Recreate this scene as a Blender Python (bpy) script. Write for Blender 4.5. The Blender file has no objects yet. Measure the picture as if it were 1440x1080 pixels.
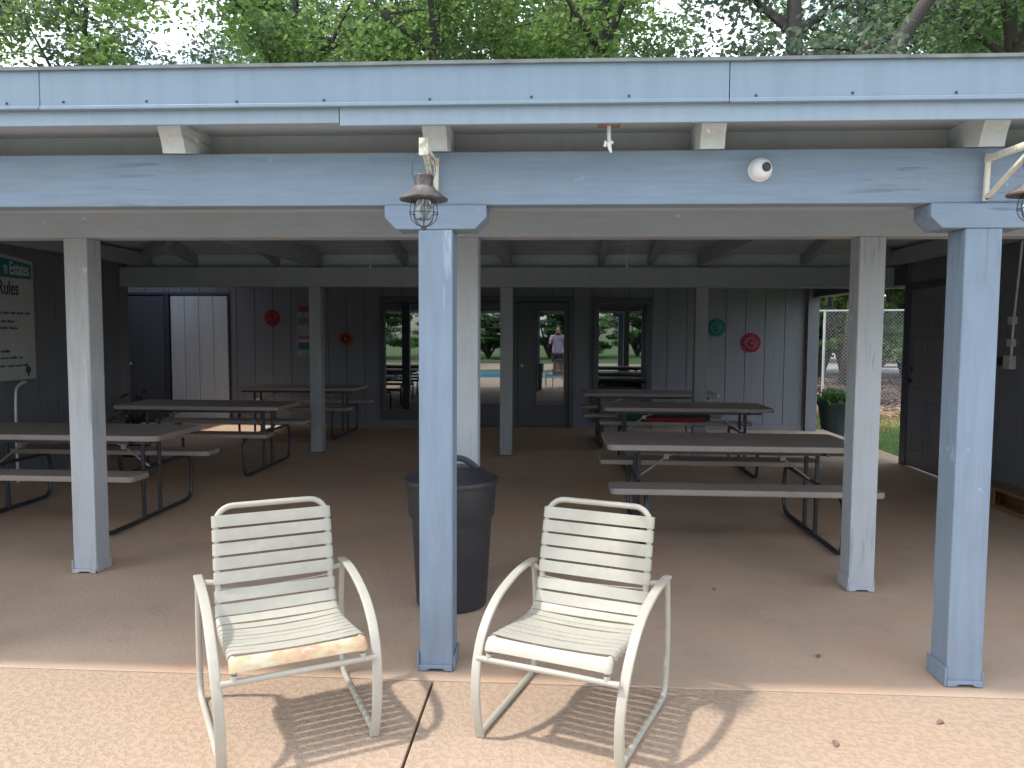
import bpy, bmesh, math, random
from mathutils import Vector, Matrix, noise as mnoise
S = bpy.context.scene
COL = S.collection
PI = math.pi
RND = random.Random(7)

# ------------------------------------------------------------------ materials
def new_mat(name):
    m = bpy.data.materials.new(name); m.use_nodes = True
    nt = m.node_tree
    return m, nt, nt.nodes['Principled BSDF']

def N(nt, t, **kw):
    n = nt.nodes.new(t)
    for k, v in kw.items():
        if k in n.inputs.keys(): n.inputs[k].default_value = v
        else: setattr(n, k, v)
    return n

def ramp(nt, fac, stops):
    r = nt.nodes.new('ShaderNodeValToRGB')
    e = r.color_ramp.elements
    while len(e) < len(stops): e.new(0.5)
    for i, (p, c) in enumerate(stops):
        e[i].position = p; e[i].color = (c[0], c[1], c[2], 1) if not isinstance(c, (int, float)) else (c, c, c, 1)
    nt.links.new(fac, r.inputs[0]); return r.outputs[0]

def coords(nt, scale=(1, 1, 1), kind='Object'):
    tc = nt.nodes.new('ShaderNodeTexCoord'); mp = nt.nodes.new('ShaderNodeMapping')
    mp.inputs['Scale'].default_value = scale
    nt.links.new(tc.outputs[kind], mp.inputs[0]); return mp.outputs[0]

def noise_tex(nt, vec, scale, detail=4, rough=.55):
    n = N(nt, 'ShaderNodeTexNoise'); n.inputs['Scale'].default_value = scale
    n.inputs['Detail'].default_value = detail; n.inputs['Roughness'].default_value = rough
    nt.links.new(vec, n.inputs['Vector']); return n.outputs['Fac']

def mixc(nt, fac, a, b, mode='MIX'):
    m = nt.nodes.new('ShaderNodeMix'); m.data_type = 'RGBA'; m.blend_type = mode
    for sock, v in ((m.inputs[0], fac), (m.inputs[6], a), (m.inputs[7], b)):
        if isinstance(v, (int, float)): sock.default_value = v
        elif isinstance(v, tuple): sock.default_value = (v[0], v[1], v[2], 1)
        else: nt.links.new(v, sock)
    return m.outputs[2]

def bump(nt, bsdf, h, strength, dist=.01):
    b = nt.nodes.new('ShaderNodeBump'); b.inputs['Strength'].default_value = strength; b.inputs['Distance'].default_value = dist
    nt.links.new(h, b.inputs['Height']); nt.links.new(b.outputs[0], bsdf.inputs['Normal'])

def mul(c, k): return tuple(max(0, x * k) for x in c)

def paint(name, col, axis=None, rough=.55, wear=.5, chip=None, grain=.12):
    """weathered paint over sawn wood: blotches, grain along AXIS, a few chips"""
    m, nt, b = new_mat(name)
    st = {None: (1, 1, 1), 'x': (.08, 1, 1), 'y': (1, .08, 1), 'z': (1, 1, .08)}[axis]
    v0 = coords(nt); v1 = coords(nt, st)
    big = noise_tex(nt, v0, 2.2, 5, .6)
    c = ramp(nt, big, [(.25, mul(col, 1 - .22 * wear)), (.55, col), (.8, mul(col, 1 + .2 * wear))])
    g = noise_tex(nt, v1, 42, 5, .65)
    c = mixc(nt, grain * 2.2, c, ramp(nt, g, [(.3, mul(col, .62)), (.6, mul(col, 1.12))]))
    if chip:
        k = noise_tex(nt, v1, 7.5, 6, .7)
        f = ramp(nt, k, [(.60, 0.), (.67, .8)])
        c = mixc(nt, f, c, chip)
        k2 = noise_tex(nt, v0, 30, 3, .6)
        f2 = ramp(nt, k2, [(.73, 0.), (.76, .6)])
        c = mixc(nt, f2, c, mul(col, 1.5))
    if chip:
        # short dark checks along the grain, gathered in patches, and pale scuffs
        st2 = {None: (1, 1, 1), 'x': (.22, 2.4, 2.4), 'y': (2.4, .22, 2.4), 'z': (2.4, 2.4, .22)}[axis]
        ck = noise_tex(nt, coords(nt, st2), 11, 4, .6)
        pm = ramp(nt, noise_tex(nt, v0, 1.3, 3), [(.46, 0.), (.60, .85)])
        c = mixc(nt, mixc(nt, ramp(nt, ck, [(.56, 0.), (.62, 1.)]), (0, 0, 0), pm), c, mul(chip, .72) if axis != 'z' else mul(col, .7))
        sc_ = noise_tex(nt, coords(nt, {None: (1, 1, 1), 'x': (.5, 1, 1), 'y': (1, .5, 1), 'z': (1, 1, .5)}[axis]), 13, 3, .5)
        c = mixc(nt, ramp(nt, sc_, [(.70, 0.), (.73, .55)]), c, mul(col, 1.75))
    else:
        dr = noise_tex(nt, coords(nt, (5, 5, .35)), 3.5, 4, .6)
        c = mixc(nt, .5, c, ramp(nt, dr, [(.3, mul(col, .86)), (.62, mul(col, 1.05))]))
    nt.links.new(c, b.inputs['Base Color'])
    b.inputs['Roughness'].default_value = rough
    bump(nt, b, g, .22, .003)
    return m

def plain(name, col, rough=.5, metal=0., var=.12, scale=12, bumps=.0, spec=.5):
    m, nt, b = new_mat(name)
    n = noise_tex(nt, coords(nt), scale, 4)
    nt.links.new(ramp(nt, n, [(.3, mul(col, 1 - var)), (.7, mul(col, 1 + var))]), b.inputs['Base Color'])
    b.inputs['Roughness'].default_value = rough; b.inputs['Metallic'].default_value = metal
    b.inputs['Specular IOR Level'].default_value = spec
    if bumps: bump(nt, b, noise_tex(nt, coords(nt), scale * 8, 3), bumps, .002)
    return m

BLUE = (.22, .29, .378)
GREYP = (.42, .46, .50)
WALLC = (.16, .173, .205)
M = {}
M['blue_x'] = paint('weathered blue paint along x', BLUE, 'x', wear=.55, chip=(.17, .25, .36))
M['blue_z'] = paint('weathered blue paint along z', BLUE, 'z', wear=.6, chip=(.46, .56, .68))
M['fascia'] = paint('pale blue fascia paint', (.225, .295, .365), 'x', wear=.3, grain=.06, rough=.45)
M['fascia2'] = paint('light blue trim paint', (.28, .352, .42), 'x', wear=.25, grain=.05, rough=.45)
M['grey_x'] = paint('grey white paint along x', GREYP, 'x', wear=.35, chip=(.62, .60, .57), grain=.08)
M['grey_z'] = paint('grey white paint along z', GREYP, 'z', wear=.4, chip=(.38, .38, .36), grain=.08)
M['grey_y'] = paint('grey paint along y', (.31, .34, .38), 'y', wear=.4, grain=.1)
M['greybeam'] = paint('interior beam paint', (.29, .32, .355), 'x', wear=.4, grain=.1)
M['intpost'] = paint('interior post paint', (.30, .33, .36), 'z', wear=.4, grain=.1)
M['blocking'] = paint('bounce tinted eave blocking', (.50, .41, .345), 'x', wear=.4)  # brown is the warm floor bounce put into the colour of grey boards
M['tail'] = paint('white tail paint', (.58, .60, .59), 'y', wear=.4, chip=(.4, .4, .38))
M['wall'] = paint('blue grey siding paint', WALLC, 'z', wear=.4, grain=.14, rough=.6)
M['wallgap'] = plain('dark siding groove', (.05, .06, .075), .9)
M['navy'] = paint('navy trim paint', (.05, .058, .08), 'z', wear=.4, grain=.1, rough=.4)
M['door'] = paint('slate door paint', (.19, .19, .225), 'z', wear=.4, grain=.25, rough=.5)
M['greydoor'] = paint('dull slate flush door paint', (.075, .082, .10), 'z', wear=.4, grain=.1)
M['whitedoor'] = paint('pale door paint', (.50, .53, .57), 'z', wear=.3, grain=.08)
M['rawwood'] = paint('raw brown timber', (.24, .14, .075), 'z', wear=.6, grain=.2)
M['cream'] = paint('cream bracket paint', (.70, .67, .56), None, wear=.35, chip=(.4, .34, .24))
M['white'] = plain('white plastic', (.78, .79, .80), .4, var=.03)
M['frame'] = plain('cream powder coat', (.43, .41, .345), .38, var=.05, scale=20)
M['strap'] = plain('cream vinyl strap', (.42, .405, .34), .42, var=.06, scale=18, bumps=.08)
M['putty'] = plain('putty table plastic', (.31, .275, .255), .5, var=.08, scale=9, bumps=.12)
M['steel'] = plain('dark table steel', (.035, .038, .048), .42, var=.2)
M['zinc'] = plain('zinc brace', (.3, .31, .32), .4, metal=.6)
M['can'] = plain('charcoal bin plastic', (.035, .037, .044), .42, var=.15, scale=6, bumps=.1)
M['black'] = plain('black plastic', (.012, .012, .014), .4)
M['iron'] = plain('dark iron wire', (.05, .055, .065), .5)
M['rust'] = None
M['pot'] = plain('dark green pot', (.02, .035, .035), .45)
M['soil'] = plain('potting soil', (.03, .02, .015), .95)
M['galv'] = plain('galvanised pipe', (.55, .57, .58), .45, metal=.3)
M['bark'] = paint('tree bark', (.05, .043, .04), 'z', rough=.9, wear=.9, grain=.3)

# rusty lantern hood
m, nt, b = new_mat('rusted copper hood')
n = noise_tex(nt, coords(nt), 22, 5, .65)
nt.links.new(ramp(nt, n, [(.3, (.045, .045, .05)), (.5, (.10, .085, .078)), (.7, (.22, .205, .195))]), b.inputs['Base Color'])
b.inputs['Roughness'].default_value = .55; b.inputs['Metallic'].default_value = .35; M['rust'] = m

# worn strap with rust-orange stains
m, nt, b = new_mat('stained vinyl strap')
n = noise_tex(nt, coords(nt, (1, 2, 2)), 7, 5, .65)
nt.links.new(ramp(nt, n, [(.36, (.54, .52, .43)), (.45, (.52, .44, .28)), (.53, (.50, .345, .20)), (.60, (.47, .285, .19)), (.68, (.53, .48, .38))]), b.inputs['Base Color'])
b.inputs['Roughness'].default_value = .5; M['stained'] = m

# mirror-film glass
m, nt, b = new_mat('tinted mirror glass')
b.inputs['Base Color'].default_value = (.30, .325, .34, 1); b.inputs['Metallic'].default_value = 1.; b.inputs['Roughness'].default_value = .015
n = noise_tex(nt, coords(nt), 1.3, 1)
bump(nt, b, n, .02, .02); M['glass'] = m
m, nt, b = new_mat('clear lamp glass')
b.inputs['Base Color'].default_value = (.9, .93, .95, 1); b.inputs['Transmission Weight'].default_value = .9; b.inputs['Roughness'].default_value = .08
M['bulb'] = m

def floor_mat(name, col, peb, lighten=1.):
    m, nt, b = new_mat(name)
    v = coords(nt)
    big = noise_tex(nt, v, .55, 6, .62)
    c = ramp(nt, big, [(.30, mul(col, .66)), (.5, col), (.72, (col[0] * 1.12, col[1] * 1.13, col[2] * 1.16))])
    s = noise_tex(nt, v, 3.1, 5, .65)
    c = mixc(nt, ramp(nt, s, [(.54, 0.), (.68, .55)]), c, (col[0] * .72, col[1] * .66, col[2] * .62))
    c = mixc(nt, ramp(nt, noise_tex(nt, v, 1.1, 3), [(.50, 0.), (.62, .75)]), c, (col[0] * 1.02, col[1] * .86, col[2] * .76))
    sp = N(nt, 'ShaderNodeTexVoronoi'); sp.inputs['Scale'].default_value = 5.5; sp.inputs['Randomness'].default_value = 1.
    nt.links.new(v, sp.inputs['Vector'])
    c = mixc(nt, ramp(nt, sp.outputs['Distance'], [(.014, .7), (.032, 0.)]), c, (.10, .07, .05))
    f = noise_tex(nt, v, 120, 3, .7)
    c = mixc(nt, .35, c, ramp(nt, f, [(.3, mul(col, .72)), (.7, mul(col, 1.2))]))
    v2 = noise_tex(nt, coords(nt, (1, 1, 1)), 38, 3, .6)
    kd = ramp(nt, v2, [(.44, 0.), (.54, 1.)])
    if peb > .3:
        c = mixc(nt, mixc(nt, .4, (0, 0, 0), kd), mixc(nt, .6, c, mul(col, .8)), (col[0] * 1.16, col[1] * 1.18, col[2] * 1.2))
    nt.links.new(c, b.inputs['Base Color'])
    b.inputs['Roughness'].default_value = .78; b.inputs['Specular IOR Level'].default_value = .3
    a = nt.nodes.new('ShaderNodeMath'); a.operation = 'MULTIPLY_ADD'; a.inputs[1].default_value = peb; 
    nt.links.new(kd, a.inputs[0]); nt.links.new(f, a.inputs[2])
    bump(nt, b, a.outputs[0], .45, .005)
    return m
M['floor'] = floor_mat('tan coated concrete', (.545, .405, .298), .2)  # base lighter than the deck's, brightens the shaded floor by colour
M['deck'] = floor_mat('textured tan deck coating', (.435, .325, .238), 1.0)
M['jointdark'] = plain('dark joint filler', (.03, .025, .02), .95)

def leaf_mat(name, c0, c1, c2):
    m, nt, b = new_mat(name)
    g = nt.nodes.new('ShaderNodeNewGeometry')
    c = ramp(nt, g.outputs['Random Per Island'], [(.0, c0), (.55, c1), (1., c2)])
    n = noise_tex(nt, coords(nt), .55, 2)
    c = mixc(nt, ramp(nt, n, [(.38, .55), (.62, 0.)]), c, mul(c0, .75))
    nt.links.new(c, b.inputs['Base Color']); b.inputs['Roughness'].default_value = .45
    tr = nt.nodes.new('ShaderNodeBsdfTranslucent')
    br = nt.nodes.new('ShaderNodeHueSaturation'); br.inputs['Value'].default_value = 2.1; br.inputs['Saturation'].default_value = .95; br.inputs['Hue'].default_value = .485
    nt.links.new(c, br.inputs['Color']); nt.links.new(br.outputs[0], tr.inputs['Color'])
    mx = nt.nodes.new('ShaderNodeMixShader'); mx.inputs[0].default_value = .5
    nt.links.new(b.outputs[0], mx.inputs[1]); nt.links.new(tr.outputs[0], mx.inputs[2])
    nt.links.new(mx.outputs[0], nt.nodes['Material Output'].inputs['Surface'])
    return m
M['leaf_a'] = leaf_mat('bright green leaves', (.055, .125, .028), (.11, .205, .05), (.20, .29, .085))
M['leaf_b'] = leaf_mat('deep green leaves', (.038, .09, .03), (.075, .15, .05), (.14, .22, .08))
M['leaf_c'] = leaf_mat('grey green leaves', (.035, .065, .04), (.07, .11, .065), (.13, .17, .10))
M['leaf_p'] = leaf_mat('pot plant leaves', (.03, .07, .02), (.05, .12, .03), (.09, .18, .05))
M['leaf_d'] = plain('dark house plant leaf', (.018, .026, .02), .5)
M['litterleaf'] = None
m, nt, b = new_mat('fallen leaf browns')
g = nt.nodes.new('ShaderNodeNewGeometry')
nt.links.new(ramp(nt, g.outputs['Random Per Island'], [(0, (.10, .06, .045)), (.5, (.22, .14, .11)), (1, (.36, .27, .23))]), b.inputs['Base Color'])
b.inputs['Roughness'].default_value = .8; M['litterleaf'] = m

m, nt, b = new_mat('lawn with pine straw and litter')
v = coords(nt)
sep = nt.nodes.new('ShaderNodeSeparateXYZ'); nt.links.new(v, sep.inputs[0])
wob = nt.nodes.new('ShaderNodeMath'); wob.operation = 'MULTIPLY_ADD'; wob.inputs[1].default_value = 5.
nt.links.new(noise_tex(nt, v, .45, 4), wob.inputs[0]); nt.links.new(sep.outputs[1], wob.inputs[2])
mr = nt.nodes.new('ShaderNodeMapRange'); mr.inputs[1].default_value = 14.; mr.inputs[2].default_value = 34.
nt.links.new(wob.outputs[0], mr.inputs[0])
grass_c = ramp(nt, noise_tex(nt, v, 9, 5, .7), [(.3, (.035, .07, .015)), (.6, (.09, .15, .03)), (.8, (.16, .18, .06))])
straw_c = ramp(nt, noise_tex(nt, v, 14, 5, .7), [(.3, (.20, .10, .04)), (.7, (.42, .26, .13))])
lit_c = ramp(nt, noise_tex(nt, v, 11, 5, .7), [(.3, (.09, .06, .05)), (.7, (.26, .19, .16))])
c = mixc(nt, ramp(nt, mr.outputs[0], [(.12, 0.), (.17, 1.)]), grass_c, straw_c)
c = mixc(nt, ramp(nt, mr.outputs[0], [(.27, 0.), (.33, 1.)]), c, lit_c)
nt.links.new(c, b.inputs['Base Color']); b.inputs['Roughness'].default_value = .9
bump(nt, b, noise_tex(nt, v, 25, 4), .6, .04); M['ground'] = m
M['road'] = plain('pale worn road', (.20, .195, .185), .85, scale=3)
m, nt, b = new_mat('pool water'); b.inputs['Base Color'].default_value = (.05, .36, .52, 1); b.inputs['Roughness'].default_value = .08
bump(nt, b, noise_tex(nt, coords(nt), 3, 3), .3, .05); M['water'] = m

# ceiling planks: real colour, board seams as bump + thin dark line
def plank_mat(name, col, axis_scale):
    m, nt, b = new_mat(name)
    v = coords(nt)
    sp = nt.nodes.new('ShaderNodeSeparateXYZ'); nt.links.new(v, sp.inputs[0])
    md = nt.nodes.new('ShaderNodeMath'); md.operation = 'PINGPONG'; md.inputs[1].default_value = .07
    nt.links.new(sp.outputs[axis_scale], md.inputs[0])
    g = noise_tex(nt, coords(nt, (.1, 1, 1) if axis_scale == 1 else (1, .1, 1)), 20, 4)
    c = ramp(nt, g, [(.3, mul(col, .8)), (.7, mul(col, 1.15))])
    ln = ramp(nt, md.outputs[0], [(.0, 1.), (.005, 0.)])
    ln2 = ramp(nt, md.outputs[0], [(.0, 0.), (.006, 1.)])
    c = mixc(nt, mixc(nt, .6, (0, 0, 0), ln), c, mul(col, .45))
    nt.links.new(c, b.inputs['Base Color']); b.inputs['Roughness'].default_value = .7
    bump(nt, b, ln2, .5, .006)
    return m
M['plank'] = plank_mat('roof deck planks', (.50, .53, .57), 1)
M['plankend'] = plank_mat('hip end planks', (.46, .49, .52), 0)
M['shingle'] = plain('grey roof shingles', (.12, .115, .11), .9, scale=8, bumps=.6)
M['drip'] = plain('weathered drip edge', (.17, .19, .185), .6, scale=9, var=.3)

# ------------------------------------------------------------------ mesh helpers
WL = {}   # world location of every object's local frame while building
class MB:
    def __init__(s): s.v = []; s.f = []; s.mi = []; s.cur = 0; s.sm = []
    def _add(s, vs, fs, smooth=False):
        o = len(s.v); s.v += [tuple(p) for p in vs]
        for f in fs: s.f.append(tuple(o + i for i in f)); s.mi.append(s.cur); s.sm.append(smooth)
    def box(s, x0, x1, y0, y1, z0, z1):
        vs = [(x, y, z) for x in (x0, x1) for y in (y0, y1) for z in (z0, z1)]
        s._add(vs, [(0, 1, 3, 2), (4, 6, 7, 5), (0, 4, 5, 1), (2, 3, 7, 6), (0, 2, 6, 4), (1, 5, 7, 3)]); return s
    def prism(s, poly, d0, d1, plane='xz'):
        """poly in PLANE, extruded along the third axis from d0 to d1"""
        def P(a, b, d): return {'xz': (a, d, b), 'xy': (a, b, d), 'yz': (d, a, b)}[plane]
        n = len(poly)
        vs = [P(a, b, d0) for a, b in poly] + [P(a, b, d1) for a, b in poly]
        fs = [tuple(range(n)), tuple(range(2 * n - 1, n - 1, -1))] + [(i, i + n, (i + 1) % n + n, (i + 1) % n) for i in range(n)]
        s._add(vs, fs); return s
    def tube(s, pts, r, n=8, caps=True, sect=None, closed=False):
        """round tube (r may be a list), or a flat bar with SECT=(width along side axis, thickness)"""
        pts = [Vector(p) for p in pts]; k = len(pts)
        rs = r if isinstance(r, (list, tuple)) else [r] * k
        T = []
        for i in range(k):
            a = pts[i - 1] if (i > 0 or closed) else pts[i]; b = pts[(i + 1) % k] if (i < k - 1 or closed) else pts[i]
            t = (b - a); T.append(t.normalized() if t.length > 1e-9 else Vector((0, 0, 1)))
        up = Vector((1, 0, 0)) if abs(T[0].x) < .8 else Vector((0, 1, 0))
        nx = (up - T[0] * up.dot(T[0])).normalized()
        vs = []
        for i in range(k):
            nx = (nx - T[i] * nx.dot(T[i])).normalized(); ny = T[i].cross(nx)
            for j in range(n):
                a = 2 * PI * j / n
                if sect:
                    c, q = math.cos(a + PI / n), math.sin(a + PI / n); e = .35
                    vs.append(pts[i] + nx * (sect[0] / 2 * math.copysign(abs(c) ** e, c)) + ny * (sect[1] / 2 * math.copysign(abs(q) ** e, q)))
                else: vs.append(pts[i] + (nx * math.cos(a) + ny * math.sin(a)) * rs[i])
        fs = []
        for i in range(k if closed else k - 1):
            i2 = (i + 1) % k
            for j in range(n): fs.append((i * n + j, i * n + (j + 1) % n, i2 * n + (j + 1) % n, i2 * n + j))
        if caps and not closed: fs += [tuple(range(n - 1, -1, -1)), tuple((k - 1) * n + j for j in range(n))]
        s._add(vs, fs, True); return s
    def lathe(s, prof, c=(0, 0, 0), n=28, axis='z', smooth=True):
        vs = []; fs = []
        for r, z in prof:
            for j in range(n):
                a = 2 * PI * j / n
                p = (r * math.cos(a), r * math.sin(a), z)
                if axis == 'y': p = (p[0], -p[2], p[1])
                if axis == 'x': p = (p[2], p[0], p[1])
                vs.append((p[0] + c[0], p[1] + c[1], p[2] + c[2]))
        k = len(prof)
        for i in range(k - 1):
            for j in range(n): fs.append((i * n + j, i * n + (j + 1) % n, (i + 1) * n + (j + 1) % n, (i + 1) * n + j))
        if prof[0][0] > 1e-4: fs.append(tuple(range(n - 1, -1, -1)))
        if prof[-1][0] > 1e-4: fs.append(tuple((k - 1) * n + j for j in range(n)))
        s._add(vs, fs, smooth); return s
    def build(s, name, mats, parent=None, bevel=0., fix=True):
        off = WL.get(parent.name, Vector((0, 0, 0))) if parent else Vector((0, 0, 0))
        me = bpy.data.meshes.new(name)
        me.from_pydata([tuple(Vector(p) - off) for p in s.v], [], s.f)
        if not isinstance(mats, (list, tuple)): mats = [mats]
        for m in mats: me.materials.append(m)
        me.polygons.foreach_set('material_index', s.mi)
        me.polygons.foreach_set('use_smooth', s.sm)
        if fix:
            bm = bmesh.new(); bm.from_mesh(me); bmesh.ops.recalc_face_normals(bm, faces=bm.faces); bm.to_mesh(me); bm.free()
        me.update()
        o = bpy.data.objects.new(name, me); COL.objects.link(o)
        if parent: o.parent = parent; WL[o.name] = off
        else: WL[o.name] = Vector((0, 0, 0))
        if bevel:
            bv = o.modifiers.new('edge', 'BEVEL'); bv.width = bevel; bv.segments = 2; bv.limit_method = 'ANGLE'; bv.angle_limit = math.radians(40)
        if any(s.sm):
            try: me.set_sharp_from_angle(angle=math.radians(42))
            except Exception: pass
        return o

def tag(o, label, cat, group=None, kind=None):
    if label: o['label'] = label
    if cat: o['category'] = cat
    if group: o['group'] = group
    if kind: o['kind'] = kind
    return o
def thing(name, loc, label, cat, group=None):
    o = bpy.data.objects.new(name, None); COL.objects.link(o); o.location = loc; o.empty_display_size = .1
    WL[o.name] = Vector(loc)
    return tag(o, label, cat, group)
def struct(o): o['kind'] = 'structure'; return o
def copy_tree(o, parent=None):
    c = o.copy(); COL.objects.link(c)
    if parent: c.parent = parent
    for ch in list(o.children): copy_tree(ch, c)
    return c
def one(mb, name, mat, loc, label, cat, group=None, bevel=0.):
    """a thing that is one mesh, its origin at loc"""
    o = mb.build(name, mat, None, bevel)
    o.data.transform(Matrix.Translation(-Vector(loc))); o.location = loc
    return tag(o, label, cat, group)
def arc(cx, cy, r, a0, a1, n): return [(cx + r * math.cos(math.radians(a0 + (a1 - a0) * i / n)), cy + r * math.sin(math.radians(a0 + (a1 - a0) * i / n))) for i in range(n + 1)]
def rrect(x0, x1, y0, y1, r, n=4):
    return arc(x1 - r, y0 + r, r, -90, 0, n) + arc(x1 - r, y1 - r, r, 0, 90, n) + arc(x0 + r, y1 - r, r, 90, 180, n) + arc(x0 + r, y0 + r, r, 180, 270, n)
def catmull(pts, k=6):
    P = [Vector(p) for p in pts]; out = []
    for i in range(len(P) - 1):
        a, b, c, d = P[max(i - 1, 0)], P[i], P[i + 1], P[min(i + 2, len(P) - 1)]
        for j in range(k):
            t = j / k
            out.append(.5 * ((2 * b) + (c - a) * t + (2 * a - 5 * b + 4 * c - d) * t * t + (3 * b - a - 3 * c + d) * t ** 3))
    out.append(P[-1]); return out

# ------------------------------------------------------------------ ground
g = MB(); g._add([(-400, -400, -.16), (400, -400, -.16), (400, 400, -.16), (-400, 400, -.16)], [(0, 1, 2, 3)])
struct(g.build('ground', M['ground']))
JX, JY = -.525, 3.25
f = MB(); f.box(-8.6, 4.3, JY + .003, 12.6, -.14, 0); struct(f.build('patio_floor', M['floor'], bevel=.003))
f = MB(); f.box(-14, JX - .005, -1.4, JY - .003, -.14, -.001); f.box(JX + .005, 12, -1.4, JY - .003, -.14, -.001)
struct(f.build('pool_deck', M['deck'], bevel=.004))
f = MB(); f.box(-14, 12, 3.1, 3.4, -.15, -.02); f.box(-.6, -.45, -1.4, 3.1, -.15, -.02); struct(f.build('joint_base', M['jointdark']))
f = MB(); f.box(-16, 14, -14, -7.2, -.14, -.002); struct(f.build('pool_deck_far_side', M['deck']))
f = MB(); f.box(-16, 14, -7.2, -1.4, -.15, -.09); struct(f.build('pool_water', M['water']))
f = MB(); f.box(4.303, 30, 33.5, 44, -.155, -.12); struct(f.build('road', M['road']))

# ------------------------------------------------------------------ pavilion
pav = thing('pavilion', (-.6, 6.5, 0), 'blue and grey timber pavilion on square posts with low hipped roof', 'pavilion')
YF, YG, YI = 3.345, 4.58, 9.44           # front faces: blue, grey, interior rows
def post(x, y, w, ztop, mat, pm, shoe=0, cap=False):
    p = MB(); p.box(x - w / 2, x + w / 2, y, y + w, .012, ztop)
    po = p.build('post', mat, pav, bevel=.006)
    s = MB(); h = w / 2
    if shoe:
        tk = .011 if w > .149 else .008; s.box(x - h - tk, x - h - .001, y - .010, y + w + .010, (.004), .085)
        s.box(x + h + .001, x + h + tk - .002, y + .004, y + w + .010, .003, .07)
        zz = [(x - h, .004), (x - h, .03), (x + h, .03), (x + h, .004), (x + h - .03, .004), (x + h - .045, .014), (x - h + .05, .014), (x - h + .03, .004)]
        s.prism(zz, y - .013, y - .001, 'xz')
        s.build('base_trim', pm, po, bevel=.003)
    s = MB(); s.box(x - h + .006, x + h - .006, y + .008, y + w - .008, .0, .014); s.build('shoe', M['steel'], po)
    return po
for x in (-5.28, -2.91, -.527, 1.777, 4.16):
    post(x, YF, .15, 1.967, M['blue_z'], M['blue_z'], 1)
    c = MB(); cw = .222; z0, z1 = 1.967, 2.071; ch = .05; xx = x - .0
    c.prism([(xx - cw, z1), (xx - cw, z0 + ch), (xx - cw + ch, z0), (xx + cw - ch, z0), (xx + cw, z0 + ch), (xx + cw, z1)], YF - .006, YF + .156)
    c.build('post_cap', M['blue_x'], pav, bevel=.005)
for x in (-5.28, -2.94, -.54, 1.818, 4.16):
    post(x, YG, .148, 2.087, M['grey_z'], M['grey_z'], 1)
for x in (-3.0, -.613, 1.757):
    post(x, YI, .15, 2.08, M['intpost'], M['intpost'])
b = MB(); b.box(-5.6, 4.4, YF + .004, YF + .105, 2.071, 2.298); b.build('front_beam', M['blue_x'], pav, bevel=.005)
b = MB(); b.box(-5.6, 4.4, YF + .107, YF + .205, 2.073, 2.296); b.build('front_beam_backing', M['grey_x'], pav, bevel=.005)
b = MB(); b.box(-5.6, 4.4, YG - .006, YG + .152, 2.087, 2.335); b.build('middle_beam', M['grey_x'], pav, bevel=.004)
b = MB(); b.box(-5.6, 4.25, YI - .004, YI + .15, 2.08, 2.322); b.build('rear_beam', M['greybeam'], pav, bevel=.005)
b = MB(); b.box(4.253, 4.40, YI - .004, YI + .15, 2.08, 2.34); b.box(4.06,4.24,YI-.03,YI-.006,2.10,2.325); b.build('beam_end_block', M['rawwood'], pav, bevel=.004)
# roof
EX0, EX1, EY0, EY1 = -5.75, 4.55, 3.10, 10.0
RZ, SL = 2.425, .20
RY = (EY0 + EY1) / 2; half = RY - EY0; RZ1 = RZ + SL * half
RX0, RX1 = EX0 + half, EX1 - half
def roofz(x, y): return RZ + SL * max(0, min(y - EY0, EY1 - y, x - EX0, EX1 - x))
A, B_, C_, D_ = (EX0, EY0, RZ), (EX1, EY0, RZ), (EX1, EY1, RZ), (EX0, EY1, RZ)
E_, F_ = (RX0, RY, RZ1), (RX1, RY, RZ1)
def deck_mesh(dz, out):
    def q(p): return (p[0] + (out if p[0] > 0 else -out) * (1 if p in (A, B_, C_, D_) else 0), p[1] + (0 if p in (E_, F_) else (out if p[1] > RY else -out)), p[2] + dz)
    return [q(p) for p in (A, B_, C_, D_, E_, F_)]
d = MB(); lo = deck_mesh(0, -.03); hi = deck_mesh(.04, -.03)
d.cur = 0; d._add(lo, [(0, 1, 5, 4), (2, 3, 4, 5)]); d.cur = 1; d._add(lo, [(1, 2, 5), (3, 0, 4)])
d.build('roof_deck', [M['plank'], M['plankend']], pav, fix=False)
d = MB(); hi = deck_mesh(.03, .02); hi2 = deck_mesh(.132, .02)
d._add(hi + hi2, [(6, 7, 11, 10), (8, 9, 10, 11), (7, 8, 11), (9, 6, 10), (0, 4, 5, 1), (2, 5, 4, 3), (1, 5, 2), (3, 4, 0), (0, 1, 7, 6), (1, 2, 8, 7), (2, 3, 9, 8), (3, 0, 6, 9)])
d.build('roof_shingles', M['shingle'], pav)
# fascia: lower trim board in two lengths (one hangs lower), upper metal-faced fascia in three lengths with screws, drip edge
FY = 3.075
b = MB(); b.box(-5.75, -.872, FY + .006, FY + .024, 2.352, 2.424); b.build('fascia_trim_board', M['fascia2'], pav, bevel=.003)
b = MB(); b.box(-.868, 4.55, FY + .001, FY + .020, 2.340, 2.423); b.build('fascia_trim_board', M['fascia2'], pav, bevel=.003)
xs = [-5.75, -2.09, .655, 4.55]
for i in range(3):
    b = MB(); b.box(xs[i] + .0015, xs[i + 1] - .0015, FY - .018, FY + .0, 2.411 - .002 * i, 2.567 - .003 * i)
    b.box(xs[i] + .0015, xs[i + 1] - .0015, FY - .026, FY - .0185, 2.411 - .002 * i, 2.423)
    b.cur = 1
    x = xs[i] + .1
    while x < xs[i + 1] - .1:
        b.lathe([(.006, 0), (.005, .004), (.0, .005)], (x, FY - .019, 2.436 + RND.uniform(-.004, .004)), 8, 'y'); x += RND.uniform(.34, .44)
    b.build('fascia', [M['fascia'], M['steel']], pav, bevel=.0025)
b = MB()
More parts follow.
